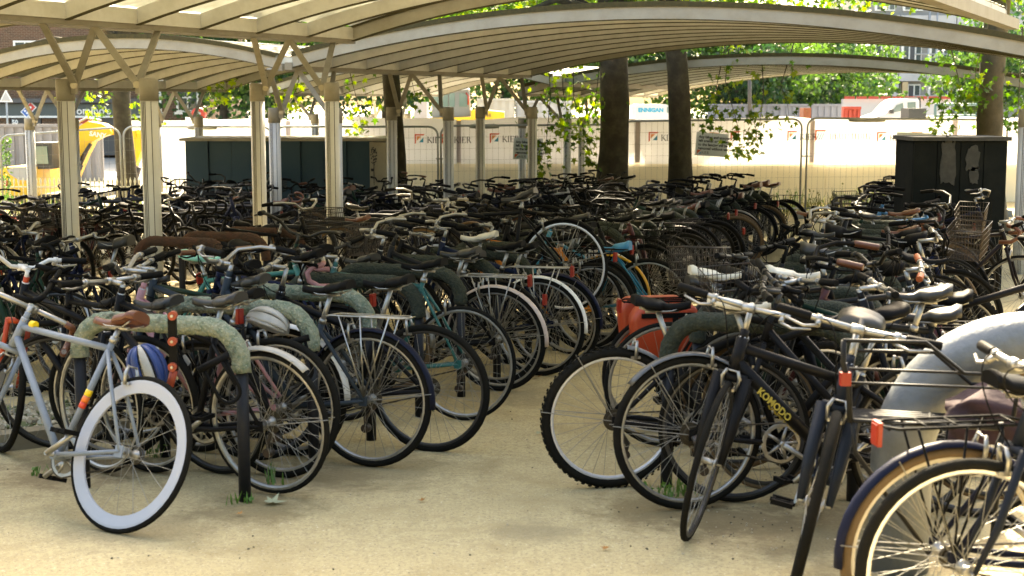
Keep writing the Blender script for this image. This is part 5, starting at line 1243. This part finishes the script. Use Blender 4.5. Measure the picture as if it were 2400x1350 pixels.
fill('fourth left row', 12, 25, 0, 0.05, p_out=0.5, dens=0.8, bright=0.03)
# ------------------------------------------------------------------ the bicycles one can pick out
def G2(px, py): return gnd(px, py)
HL = lambda deg: math.pi - R(deg)      # heading to the left and away from the camera
HR = lambda deg: R(deg)
LG = 'picked bicycles at the front of the left row'; RG = 'picked bicycles at the front of the right row'
silverw = (0.18, 0.21, 0.25); pink = (0.42, 0.20, 0.21)
bluepaint = mat('bluish_white_rim', (0.36, 0.375, 0.43), 0.5, var=0.2, vscale=8, col2=(0.5, 0.5, 0.52))
t, mw, S = bike(G2(262, 1250), HL(31), lean=0.38, st='road', bar='drop', wheel='deep', col=silverw, rim=bluepaint, grip=brown_l, seatc=brown_l, steer=-0.8, zs=0.93, refl=False, label='silver track bicycle with white deep rims and brown saddle, front left', group=None, barc=alloy)
# coloured bands on the seat tube and stuck on the top tube
ban = [mat('band_yellow', (0.75, 0.52, 0.02), 0.4), mat('band_orange', (0.72, 0.16, 0.02), 0.4), mat('band_red', (0.6, 0.05, 0.02), 0.4)]
for i, f in enumerate((0.60, 0.54, 0.49)):
    lug = V(GEO['road'][0]); a = V(BB).lerp(lug, f); b_ = V(BB).lerp(lug, f - 0.055); mb = MB(); mb.tube([a, b_], 0.0162, 10); mb.build('frame_band', ban[i], t)
mb = MB(); a = V((0.30, 0.857)); mb.tube([a, a + Vector((-0.03, 0, -0.004))], 0.018, 10); mb.build('tape_band', ban[0], t)
bike(G2(640, 1160), HL(27), lean=-0.05, st='city', bar='flat', wheel='thin', col=(0.007, 0.007, 0.008), seatc=greyv, guard=mat('dull_grey_guard', (0.36, 0.34, 0.30), 0.4, var=0.4, vscale=12), a_guard=(R(48), R(120)), zs=0.93, steer=-0.2, refl=False, big=True, label='black bicycle with short grey rear mudguard behind the nearest stand leg', contact='rear')
bike(G2(655, 1118), HL(24), lean=0.06, st='mixte', bar='riser', col=pink, seatc=black, zs=0.90, steer=0.3, refl=True, label='pink framed bicycle squeezed between the first two stands', big=True)
bike(G2(690, 1068), HL(25), lean=-0.06, st='city', bar='flat', col=(0.03, 0.04, 0.05), guard=whitepaint, guard2=whitepaint, seatc=greyv, zs=0.94, steer=0.25, rim=alloy, label='bicycle with a white rear mudguard beside the second stand', refl=False)
bike(G2(868, 1094), HL(22), lean=0.04, st='step', bar='swept', col=(0.03, 0.04, 0.048), guard=paint((0.006, 0.008, 0.02)), rack=chrome, seatc=black, zs=0.92, steer=-0.15, big=True, label='bicycle with navy mudguard, chrome rack and brass sprockets, left row', refl=False)
bike(G2(1010, 1057), HL(20), lean=-0.03, st='mtb', bar='flat', wheel='city', col=(0.007, 0.007, 0.008), seatc=black, zs=0.92, steer=0.2, rim=blackrim, label='black fat tyred bicycle in front of the aisle curve, left row', refl=False, big=True)
bike(G2(1085, 985), HL(22), lean=0.05, st='road', bar='drop', col=(0.015, 0.11, 0.10), seatc=black, grip=mat('pink_tape', (0.42, 0.19, 0.19), 0.6, var=0.3, vscale=12), zs=0.93, steer=0.6, label='teal road bicycle with pink taped drop bars, left row', refl=False, big=True)
bike(G2(1168, 916), HL(22), lean=-0.04, st='city', bar='swept', col=(0.008, 0.008, 0.009), guard=mat('old_pink_guard', (0.55, 0.45, 0.40), 0.5, var=0.4, vscale=9), rack=alloy, seatc=greyv, zs=0.93, steer=0.1, label='bicycle with pinkish grey mudguard, silver rack and red reflector, left row', refl=True)
bike(G2(1262, 880), HL(20), lean=0.04, st='mixte', bar='flat', col=(0.008, 0.008, 0.008), guard=whitepaint, rack=alloy, seatc=black, zs=0.92, steer=-0.2, label='bicycle with long white rear mudguard and red reflector, left row', refl=True)
bike(G2(1300, 868), HL(18), lean=-0.03, st='city', bar='swept', col=(0.012, 0.02, 0.05), guard=paint((0.01, 0.012, 0.03)), seatc=black, zs=0.9, label='navy bicycle with dark mudguard just beyond the long white mudguard', refl=False)
bike(G2(1390, 822), HL(18), lean=0.05, st='road', bar='flat', wheel='city', col=(0.62, 0.20, 0.01), seatc=black, zs=0.9, label='orange framed bicycle beneath the lifted wheel', refl=False, big=True)
bike(G2(1425, 795), HL(17), lean=0.0, st='city', bar='flat', col=(0.008, 0.008, 0.008), guard=paint((0.70, 0.34, 0.01)), seatc=black, zs=0.9, label='bicycle with a yellow orange mudguard, far end of the aisle', refl=False)
# lifted bicycle hanging with its rear wheel in the air
c = at(1342, 590, 10.3)
bike((c.x, c.y), HL(20), lean=0.05, st='road', bar='flat', wheel='thin', col=(0.008, 0.008, 0.008), seatc=greyv, guard=black, a_guard=(R(40), R(150)), rim=mat('pale_rim', (0.62, 0.62, 0.66), 0.4, 0.5), spk=alloy, zs=0.92, pitch=-0.17, lift=0.30, label='bicycle propped with its rear wheel lifted high above the aisle', refl=False)
# teal bicycle with a blue cover over its saddle
# mint saddle, pink fork, red fork, brown saddles further back on the left
mint = mat('mint_vinyl', (0.28, 0.62, 0.46), 0.45, var=0.2, vscale=9)
def mid(px, py, h, head, **k):
    """place a bicycle by its saddle: pixel of the saddle and the saddle height above ground"""
    d = ray(px, py); Y = 8.0
    for _ in range(40):
        p = Vector((0, 0, CAMZ)) + d * (Y / d.y); s = (g(p.x, p.y) + h - CAMZ) / d.z; Y = 0.5 * Y + 0.5 * d.y * s
    hv = Vector((math.cos(head), math.sin(head), 0)); q = Vector((p.x, p.y, 0)) + hv * 0.24
    return bike(q, head, contact='mid', **k)
mid(1448, 572, 0.80, HL(16), lean=0.06, st='mixte', bar='flat', col=(0.02, 0.20, 0.30), seatc=mat('blue_cover', (0.02, 0.22, 0.42), 0.55, var=0.3, vscale=20), saddle='comfort', zs=0.80, label='teal bicycle with a bright blue saddle cover, end of the aisle', refl=False, fork=(0.02, 0.2, 0.32))
mid(482, 594, 0.95, HR(-10), st='road', bar='flat', col=(0.05, 0.22, 0.18), seatc=mint, zs=0.95, label='mint green bicycle with a mint saddle, left middle', refl=False, steer=0.2)
mid(255, 558, 0.95, HL(10), st='mtb', bar='riser', saddle='comfort', col=(0.008, 0.008, 0.008), seatc=greyv, zs=0.95, label='black bicycle with a wide grey saddle between the two left posts', refl=True)
mid(130, 560, 0.95, HL(8), st='road', bar='drop', col=(0.008, 0.008, 0.008), seatc=black, zs=0.95, label='black bicycle whose saddle overlaps the leftmost post', refl=False)
mid(250, 700, 0.86, HL(30), st='city', bar='riser', col=(0.01, 0.01, 0.01), fork=(0.42, 0.05, 0.012), seatc=black, zs=0.86, label='bicycle with an orange red fork behind the first stand, left', refl=False, steer=-0.5, barc=mat('grey_white_bar', (0.58, 0.57, 0.54), 0.45, var=0.3, vscale=14), stemc=mat('grey_white_bar', (0.58, 0.57, 0.54), 0.45), grip=black)
mid(1118, 548, 0.96, HL(15), st='city', bar='swept', col=(0.008, 0.008, 0.008), seatc=cream_l, basket=True, zs=0.96, label='black bicycle with a pale saddle and a dark front basket, centre', refl=True)
mid(1205, 488, 1.02, HL(10), st='city', bar='swept', col=(0.008, 0.008, 0.008), seatc=brown_l, saddle='comfort', zs=0.99, label='bicycle with a tall brown saddle, centre', refl=False)
# ---- right row
mid(1682, 632, 0.95, HR(4), st='road', bar='flat', col=(0.008, 0.008, 0.008), seatc=cream_l, zs=0.95, label='black bicycle with a pale cream saddle, left of two in the right row', refl=False, steer=0.3)
mid(1868, 632, 0.97, HR(2), st='road', bar='flat', col=(0.012, 0.012, 0.012), seatc=cream_l, saddle='road', zs=0.97, label='bicycle with the broader cream saddle, right of two in the right row', refl=False, steer=-0.3, grip=mat('orange_grip', (0.30, 0.06, 0.008), 0.6))
mid(1950, 575, 0.95, HR(-12), st='mtb', bar='riser', col=(0.008, 0.008, 0.008), seatc=greyv, saddle='comfort', zs=0.95, label='bicycle with a dusty grey saddle near the middle of the right row', refl=False)
mid(2190, 600, 0.94, HR(-14), st='mtb', bar='riser', col=(0.008, 0.008, 0.009), seatc=black, zs=0.94, label='black bicycle poking its bars in front of the cabinet, nearest of three', refl=False, steer=0.3)
mid(2175, 520, 0.94, HR(-12), st='road', bar='drop', col=(0.012, 0.008, 0.008), seatc=greyv, grip=brown_l, zs=0.94, label='bicycle with brown taped drop bars in front of the cabinet', refl=True, steer=-0.3)
mid(2160, 480, 0.94, HR(-10), st='city', bar='swept', col=(0.008, 0.008, 0.02), seatc=black, zs=0.94, label='bicycle with swept bars at the cabinet left edge, farthest of three', refl=False, steer=0.2)
mid(2105, 535, 0.95, HL(5), st='city', bar='swept', col=(0.02, 0.02, 0.02), seatc=brown_l, zs=0.95, label='bicycle with a tan brown saddle before the dark cabinet', refl=False)
bike(G2(1432, 1142), HR(9), lean=0.05, st='mtb', bar='flat', col=(0.008, 0.008, 0.009), wheel='mtb', rim=mat('pale_rim', (0.62, 0.62, 0.66), 0.4, 0.5), seatc=black, zs=0.9, guard=mat('grey_stub_guard', (0.12, 0.12, 0.12), 0.5), a_guard=(R(100), R(140)), steer=0.3, big=True, label='mountain bicycle with knobbly tyre and pale rim at the aisle, right row', refl=False)
bike(G2(1612, 1194), HR(12), lean=-0.04, st='city', bar='flat', col=(0.008, 0.008, 0.008), guard=mat('dark_guard', (0.05, 0.05, 0.05), 0.35, coat=0.4), a_guard=(R(40), R(170)), seatc=cream_l, zs=0.93, steer=-0.2, big=True, label='black bicycle with a dark full mudguard, second in the right row', refl=False)
redpan = mat('orange_red_pannier', (0.40, 0.045, 0.012), 0.45, var=0.2, vscale=6)
t, mw, S = bike(G2(1545, 1010), HR(10), lean=0.04, st='road', bar='drop', col=(0.06, 0.06, 0.06), seatc=greyv, grip=greyv, rack=black, zs=0.86, steer=0.2, label='bicycle carrying a bright orange red pannier, right row', refl=True)
def pannier(mw, s):
    mb = MB(); prof = [(-0.17, 0), (0.15, 0), (0.19, 0.26), (0.16, 0.33), (-0.16, 0.33), (-0.2, 0.26)]
    mb.prism(prof, (1, 0, 0), (0, 0, 1), (0, 1, 0), (RH - 0.02, s * 0.13, 0.42), 0.12); o = mb.build('pannier_bag', redpan, None, mw)
    md = o.modifiers.new('b', 'BEVEL'); md.width = 0.03; md.segments = 3
    for p in o.data.polygons: p.use_smooth = True
    mb = MB(); mb.box((RH + 0.02, s * 0.195, 0.58), (0.03, 0.012, 0.26)); mb.box((RH - 0.02, s * 0.196, 0.70), (0.30, 0.012, 0.025)); mb.build('strap', black, o)
    return o
tag(pannier(mw, -1), 'bright orange red pannier bag facing the aisle', 'pannier'); tag(pannier(mw, 1), 'second orange red pannier bag on the hidden side of its bicycle', 'pannier')
t, mw, S = bike(G2(1648, 1268), math.pi + R(20), lean=0.03, st='mtb', bar='flat', col=(0.007, 0.007, 0.008), wheel='thin', rim=blackrim, seatc=black, zs=0.92, steer=0.92, contact='front', big=True, label='black bicycle with yellow down tube lettering and turned front wheel, right row', refl=False, crankc=alloy)
yl = mat('yellow_lettering', (0.40, 0.32, 0.05), 0.6, var=0.4, vscale=40)
hbv = V(GEO['mtb'][2]); bbv = V(BB); dv = (bbv - hbv).normalized()
for s in (1, -1):
    X = dv if s > 0 else -dv; Zv = Vector((0, s, 0)); Yv = Zv.cross(X)
    st_ = hbv + dv * (0.13 if s > 0 else 0.44) - Yv * 0.013 + Zv * 0.0285
    M3 = Matrix((X, Yv, Zv)).transposed().to_4x4(); M3.translation = st_
    text_mesh('lettering', 'KOMODO', 0.043, yl, t, M3, bold=0.0012)
bike(G2(1858, 1385), math.pi + R(74), lean=-0.20, st='mtb', bar='flat', col=(0.012, 0.016, 0.024), wheel='city', seatc=greyv, saddle='comfort', zs=0.93, steer=0.02, contact='front', big=True, label='bicycle facing the camera with a narrow front wheel, right foreground', refl=False, crankc=alloy)
bike(G2(2195, 1535), HR(10), lean=0.05, st='city', bar='swept', col=(0.006, 0.008, 0.02), guard=paint((0.006, 0.008, 0.024)), tyre=tan_tyre, rim=mat('cream_rim', (0.55, 0.47, 0.34), 0.5), seatc=black, zs=0.90, steer=0, rack=black, label='navy bicycle with tan tyre and navy mudguard, right foreground', refl=True)
bike(G2(2260, 1600), math.pi + R(-4), lean=0.06, st='city', bar='flat', col=(0.01, 0.013, 0.02), wheel='city', rim=mat('bright_rim', (0.68, 0.68, 0.70), 0.3, 0.8), seatc=black, zs=0.9, steer=0.15, contact='front', label='foremost bicycle with a silver front rim cut by the bottom right corner', refl=False)
# open wire carrier with a purple bag, standing over the right foreground wheels
def carrier():
    Y = 4.75; P = lambda px, py, dy=0.0: at(px, py, Y + dy); t = thing('wire_carrier', P(2150, 1000), 'dark open wire carrier rack in the right foreground', 'carrier')
    wm = mat('dark_wire', (0.012, 0.012, 0.012), 0.5, 0.2, spec=0.2)
    def w_(name, pts, r=0.006): mb = MB(); mb.tube(pts, r * 1.15, 6); return wpart(name, mb, wm, t)
    for k, (a, b_, c_, d_) in enumerate((((1975, 798), (2170, 802), (2260, 875), (2390, 882)), ((2010, 822), (2190, 826), (2275, 900), (2400, 905)))):
        w_('top_wire', [P(*a, k * 0.3), P(*b_, k * 0.3), P(*c_, k * 0.3), P(*d_, k * 0.3)])
    for py in (872, 905): w_('side_wire', [P(1990, py - 8), P(2360, py + 6)], 0.0045)
    w_('front_upright', [P(1978, 798), P(1976, 850), P(1990, 905), P(1992, 990)], 0.009)
    w_('back_upright', [P(2390, 882), P(2372, 1000)], 0.007)
    for i in range(7):
        w_('deck_wire', [P(1990, 985 - i * 4, i * 0.05), P(2350, 1005 - i * 4, i * 0.05)], 0.007)
    for px in (2060, 2180, 2290): w_('cross_wire', [P(px, 992), P(px, 968, 0.3)], 0.006)
    for px in (1999, 2346): w_('strut', [P(px, 990), P(px + 5, 1060), P(2180 if px < 2100 else 2320, 1300)], 0.008)
    mb = MB(); mb.box(P(1981, 888), (0.035, 0.03, 0.045)); wpart('reflector', mb, redplastic, t)
carrier()
bagm = mat('plum_cloth_bag', (0.03, 0.012, 0.016), 0.85, var=0.5, vscale=9, col2=(0.07, 0.028, 0.028), bump=0.5, bscale=12)
def bag():
    c = at(2345, 985, 4.95); rr = random.Random(4); mb = MB(); n, m = 26, 16
    for i in range(m + 1):
        f = i / m; z = -0.09 + 0.24 * f
        for k in range(n):
            a = 2 * math.pi * k / n; r = (0.19 if f < 0.75 else 0.19 * (1 - (f - 0.75) * 2.4)) * (1 + 0.10 * math.sin(a * 5 + f * 9) + 0.06 * math.sin(a * 11 - f * 5)); mb.v.append((r * 0.95 * math.cos(a), r * 0.7 * math.sin(a), z * 0.8 + 0.02 * math.sin(a * 3 + 2)))
    for i in range(m):
        for k in range(n): mb.f.append((i * n + k, i * n + (k + 1) % n, (i + 1) * n + (k + 1) % n, (i + 1) * n + k)); mb.m.append(0); mb.sm.append(True)
    mb.f.append(tuple(reversed(range(n)))); mb.f.append(tuple(m * n + k for k in range(n))); mb.m += [0, 0]; mb.sm += [True, True]
    tag(mb.build('cloth_bag', bagm, None, Matrix.Translation(c)), 'crumpled plum cloth bag on the wire carrier, right edge', 'bag')
bag()
# great galvanised hoop in the right foreground
hoopm = mat('galvanised_hoop', (0.15, 0.165, 0.18), 0.55, 0.25, var=0.7, vscale=6, col2=(0.075, 0.08, 0.075), bump=0.2, bscale=30)
def big_hoop():
    Yh = 5.25; a = at(2400, 792, Yh); zt_ = a.z; x0 = at(2112, 1100, Yh).x; r = 0.114; rad = 0.46; z0 = g(x0, Yh) - 0.02
    dirx = Vector((0.97, -0.22, 0)); base = Vector((x0, Yh, 0)); pts = [base + Vector((0, 0, z0)), base + Vector((0, 0, z0 + 0.4))]
    for i in range(17): q = math.pi / 2 * i / 16; pts.append(base + dirx * (rad - rad * math.cos(q)) + Vector((0, 0, zt_ - rad + rad * math.sin(q))))
    for i in range(17): q = math.pi / 2 * i / 16; pts.append(base + dirx * (rad + 0.5 + rad * math.sin(q)) + Vector((0, 0, zt_ - rad + rad * math.cos(q))))
    pts.append(base + dirx * (2 * rad + 0.5) + Vector((0, 0, z0)))
    mb = MB(); mb.tube(pts, r, 28); tag(mb.build('guard_hoop', hoopm), 'thick galvanised steel hoop bending down in the right foreground', 'bollard hoop')
big_hoop()
# ------------------------------------------------------------------ small things
helm = mat('helmet_blue', (0.012, 0.04, 0.17), 0.45); helw = mat('helmet_white', (0.42, 0.41, 0.38), 0.5, var=0.4, vscale=12)
def helmet(c, m, label, rot):
    mw = Matrix.Translation(c) @ rot @ Matrix.Scale(0.74, 4); t = thing('bicycle_helmet', (0, 0, 0), label, 'helmet', None, mw)
    sh = MB(); nu, nv = 22, 9
    for k in range(5):                                  # separate shell ribs with vents between them
        mb = MB(); a0 = -0.5 * math.pi + k * math.pi / 5 + 0.07; a1 = a0 + math.pi / 5 - 0.14
        for j in range(11):
            f = j / 10; lon = math.pi * (0.04 + 0.92 * f)
            for q in range(4):
                a = a0 + (a1 - a0) * q / 3; x = -0.135 * math.cos(lon); rr_ = math.sin(lon) ** 0.8
                mb.v.append((x, 0.10 * rr_ * math.sin(a), 0.115 * rr_ * math.cos(a)))
        for j in range(10):
            for q in range(3): mb.f.append((j * 4 + q, j * 4 + q + 1, j * 4 + q + 5, j * 4 + q + 4)); mb.m.append(0); mb.sm.append(True)
        o = mb.build('shell_rib', m if k != 2 else helw, t); md = o.modifiers.new('s', 'SOLIDIFY'); md.thickness = 0.02; md.offset = -1
    mb = MB(); mb.tube([(-0.14, 0, 0), (-0.09, 0.092, 0), (0.03, 0.1, 0), (0.12, 0.05, 0), (0.135, 0, 0), (0.12, -0.05, 0), (0.03, -0.1, 0), (-0.09, -0.092, 0)], 0.014, 7, closed=True); mb.build('rim_band', helw, t)
def hang(k):
    x = Vector((k, 0.1, -1)).normalized(); z = Vector((0.25, -1, 0.15)); z = (z - x * z.dot(x)).normalized(); y = z.cross(x)
    return Matrix((x, y, z)).transposed().to_4x4()
helmet(at(345, 862, 6.35), helm, 'blue and white bicycle helmet hanging below the first stand', hang(0.3))
helmet(at(625, 765, 7.0), helw, 'white bicycle helmet hanging above the white mudguard', Matrix.Rotation(R(-20), 4, 'X') @ Matrix.Rotation(R(20), 4, 'Y'))
# folding lock strapped over the first stand
olm = mat('lock_orange', (0.26, 0.035, 0.012), 0.55)
def lock():
    Y = 6.05; t = thing('folding_lock', at(405, 800, Y), 'black and orange folding lock strapped over the first stand', 'lock')
    for (a, b_) in (((403, 735), (405, 805)), ((405, 795), (408, 868))):
        mb = MB(); p, q = at(*a, Y), at(*b_, Y); d = (q - p); L = d.length; d.normalize(); u = d.cross(Vector((0, 1, 0))).normalized(); mb.prism([(0, -0.018), (L, -0.018), (L, 0.018), (0, 0.018)], d, u, Vector((0, 1, 0)), p, 0.02); wpart('link', mb, black, t)
    for py in (740, 800, 860):
        p = at(404, py, Y - 0.02); mb = MB(); mb.tube([p + Vector((0, 0.02, 0)), p + Vector((0, -0.01, 0))], 0.019, 14); wpart('joint', mb, olm, t); mb = MB(); mb.tube([p, p + Vector((0, -0.018, 0))], 0.006, 10); wpart('rivet', mb, alloy, t)
    mb = MB(); p, q = at(408, 868, Y), at(398, 905, Y); mb.tube([p, q], 0.017, 8); wpart('strap_end', mb, olm, t)
lock()
# D-locks hanging on the nearest stands and frames
def dlock(p, rz, tilt, label, m):
    mw = Matrix.Translation(p) @ Matrix.Rotation(rz, 4, 'Z') @ Matrix.Rotation(tilt, 4, 'Y'); t = thing('d_lock', (0, 0, 0), label, 'lock', 'D-locks on the stands', mw)
    mb = MB(); pts = [(-0.05, 0, 0)] + [(-0.05 * math.cos(a * math.pi / 8), 0, 0.15 + 0.05 * math.sin(a * math.pi / 8)) for a in range(9)] + [(0.05, 0, 0)]; mb.tube(pts, 0.0085, 8); mb.build('shackle', black, t)
    mb = MB(); mb.tube([(-0.075, 0, 0), (0.075, 0, 0)], 0.017, 10); mb.build('crossbar', m, t)
for px, py, Y, rz, tl, lb in ((500, 850, 6.2, 0.3, 2.7, 'black D-lock on the bar of the nearest stand'), (690, 800, 6.85, 0.1, 2.9, 'D-lock hanging from the second stand in the left row'), (1745, 820, 6.5, -0.2, 3.0, 'D-lock on the first stand of the right row'), (1690, 745, 7.1, 0.2, 0.4, 'D-lock wedged on the second stand of the right row')):
    dlock(at(px, py, Y), rz, tl, lb, black)
# fallen leaves, weeds at the stand feet, pebbles
dryl = leafmat('dry_fallen_leaf', (0.34, 0.15, 0.03), (0.3, 0.12, 0.02), 0.2); palel = leafmat('pale_fallen_leaf', (0.30, 0.31, 0.20), (0.2, 0.22, 0.1), 0.2)
rr = random.Random(33)
spots = [(1352, 826, 'brown curled leaf on the aisle below the orange bicycle'), (1257, 888, 'small brown leaf at the aisle edge beside the last near wheel'), (635, 1182, 'pale green fallen leaf beside the nearest stand foot'), (1262, 1020, 'tiny yellow green leaf lying alone in the aisle'), (990, 1178, 'dark round leaf scrap in the bare foreground'), (1420, 1290, 'thin leaf fragment right of the aisle foreground'), (560, 1210, 'brown leaf scrap under the nearest stand')]
for i, (px, py, lb) in enumerate(spots):
    p = gnd(px, py); mb = MB(); s = 0.075 if i == 2 else (0.055 if i < 2 else 0.028); n = Vector((rr.gauss(0, .25), rr.gauss(0, .25), 1)).normalized(); u = n.orthogonal().normalized(); u = Matrix.Rotation(rr.uniform(0, 6), 3, n) @ u; v = n.cross(u)
    b = [tuple(p + Vector((0, 0, 0.012)) + (u * x + v * y) * s + n * (0.5 * s * (x * x + 0.4 * y * y))) for x, y in LEAF]
    mb.v = b + [tuple(p + Vector((0, 0, 0.012)))]; k = len(b)
    for j in range(k): mb.f.append((j, (j + 1) % k, k)); mb.m.append(0); mb.sm.append(False)
    tag(mb.build('fallen_leaf', palel if i in (2, 3) else dryl), lb, 'leaf', 'leaves on the ground')
def tuft(px, py, n, h, label):
    n = int(n * 0.6); h *= 0.7
    p = gnd(px, py); mb = MB()
    for k in range(n):
        a = rr.uniform(0, 6.28); d = Vector((math.cos(a) * rr.uniform(0.2, 0.7), math.sin(a) * rr.uniform(0.2, 0.7), 1)) * h * rr.uniform(0.4, 1); b = p + Vector((rr.gauss(0, 0.03), rr.gauss(0, 0.03), 0)); wv = Vector((math.sin(a), -math.cos(a), 0)) * 0.004
        mb.quad(b - wv, b + wv, b + d * 0.6 + wv, b + d, b + d * 0.6 - wv)
        if rr.random() < 0.5: add_leaf(mb, b + d * rr.uniform(0.3, 1), rr.uniform(0.012, 0.024), rr, 0.1, SQ)
    tag(mb.build('weed_tuft', weedg), label, 'weed', 'weeds in the paving', kind='stuff')
tuft(580, 1178, 26, 0.10, 'green weed tuft at the nearest stand foot'); tuft(640, 1135, 22, 0.16, 'grass blades under the black rear wheel, left row'); tuft(1560, 1170, 34, 0.13, 'green weed left of the right row stand foot'); tuft(1605, 1160, 34, 0.15, 'green weed right of the right row stand foot')
tuft(360, 1070, 26, 0.12, 'green weed behind the white rim'); tuft(1000, 965, 16, 0.07, 'tiny green weed seen through the fat tyred wheel'); tuft(85, 1110, 16, 0.08, 'small weed at the left edge by the kerb')
mb = MB()
for k in range(240):
    px, py = rr.uniform(0, 2400), rr.uniform(840, 1350)
    if rr.random() < 0.5: px, py = rr.gauss(1700, 120), rr.gauss(1225, 40)
    p = gnd(px, py); s = rr.uniform(0.003, 0.007); mb.mi = rr.randint(0, 1); mb.box(p + Vector((0, 0, s * 0.35)), (s, s * rr.uniform(0.6, 1.5), s * 0.8), Matrix.Rotation(rr.uniform(0, 3), 3, 'Z'))
tag(mb.build('grit', [mat('dark_grit', (0.08, 0.065, 0.04), 0.9), mat('pale_grit', (0.4, 0.34, 0.24), 0.9)]), 'scattered grit and crumbs on the ground', 'grit', kind='stuff')
# planted bed with stones and a kerb at the left edge
kerbm = mat('kerb_stone', (0.25, 0.21, 0.14), 0.9, var=0.5, vscale=6)
mb = MB(); a, b_ = gnd(-260, 1085), gnd(300, 1020); d = (b_ - a); L = d.length; d.normalize(); nv = Vector((-d.y, d.x, 0))
for i in range(3):
    mb = MB(); c = a + d * (L * (i + 0.5) / 3); mb.box(c + Vector((0, 0, 0.04)), (L / 3 - 0.012, 0.12, 0.11), Matrix.Rotation(math.atan2(d.y, d.x), 3, 'Z'))
    tag(mb.build('kerb_stone', kerbm), ['kerb stone at the very left edge, behind the silver bicycle', 'middle kerb stone behind the silver bicycle frame', 'kerb stone ending behind the white rim'][i], 'kerb', 'kerb stones at the left')
mb = MB()
for k in range(900):
    p = a + d * rr.uniform(0, L) + nv * rr.uniform(0.08, 1.0); p.z = g(p.x, p.y) + 0.05; s = rr.uniform(0.012, 0.05); mb.mi = rr.choice((0, 0, 1, 2)); rot = Matrix.Rotation(rr.uniform(0, 3), 3, Vector((rr.random(), rr.random(), 1)).normalized()); mb.box(p, (s, s * rr.uniform(0.6, 1.3), s * 0.6), rot)
tag(mb.build('gravel_bed', [mat('stone_a', (0.22, 0.19, 0.13), 0.9), mat('stone_b', (0.42, 0.38, 0.29), 0.9), mat('stone_c', (0.10, 0.12, 0.05), 0.9)]), 'gravel and litter in the bed behind the kerb, left', 'gravel', kind='stuff')
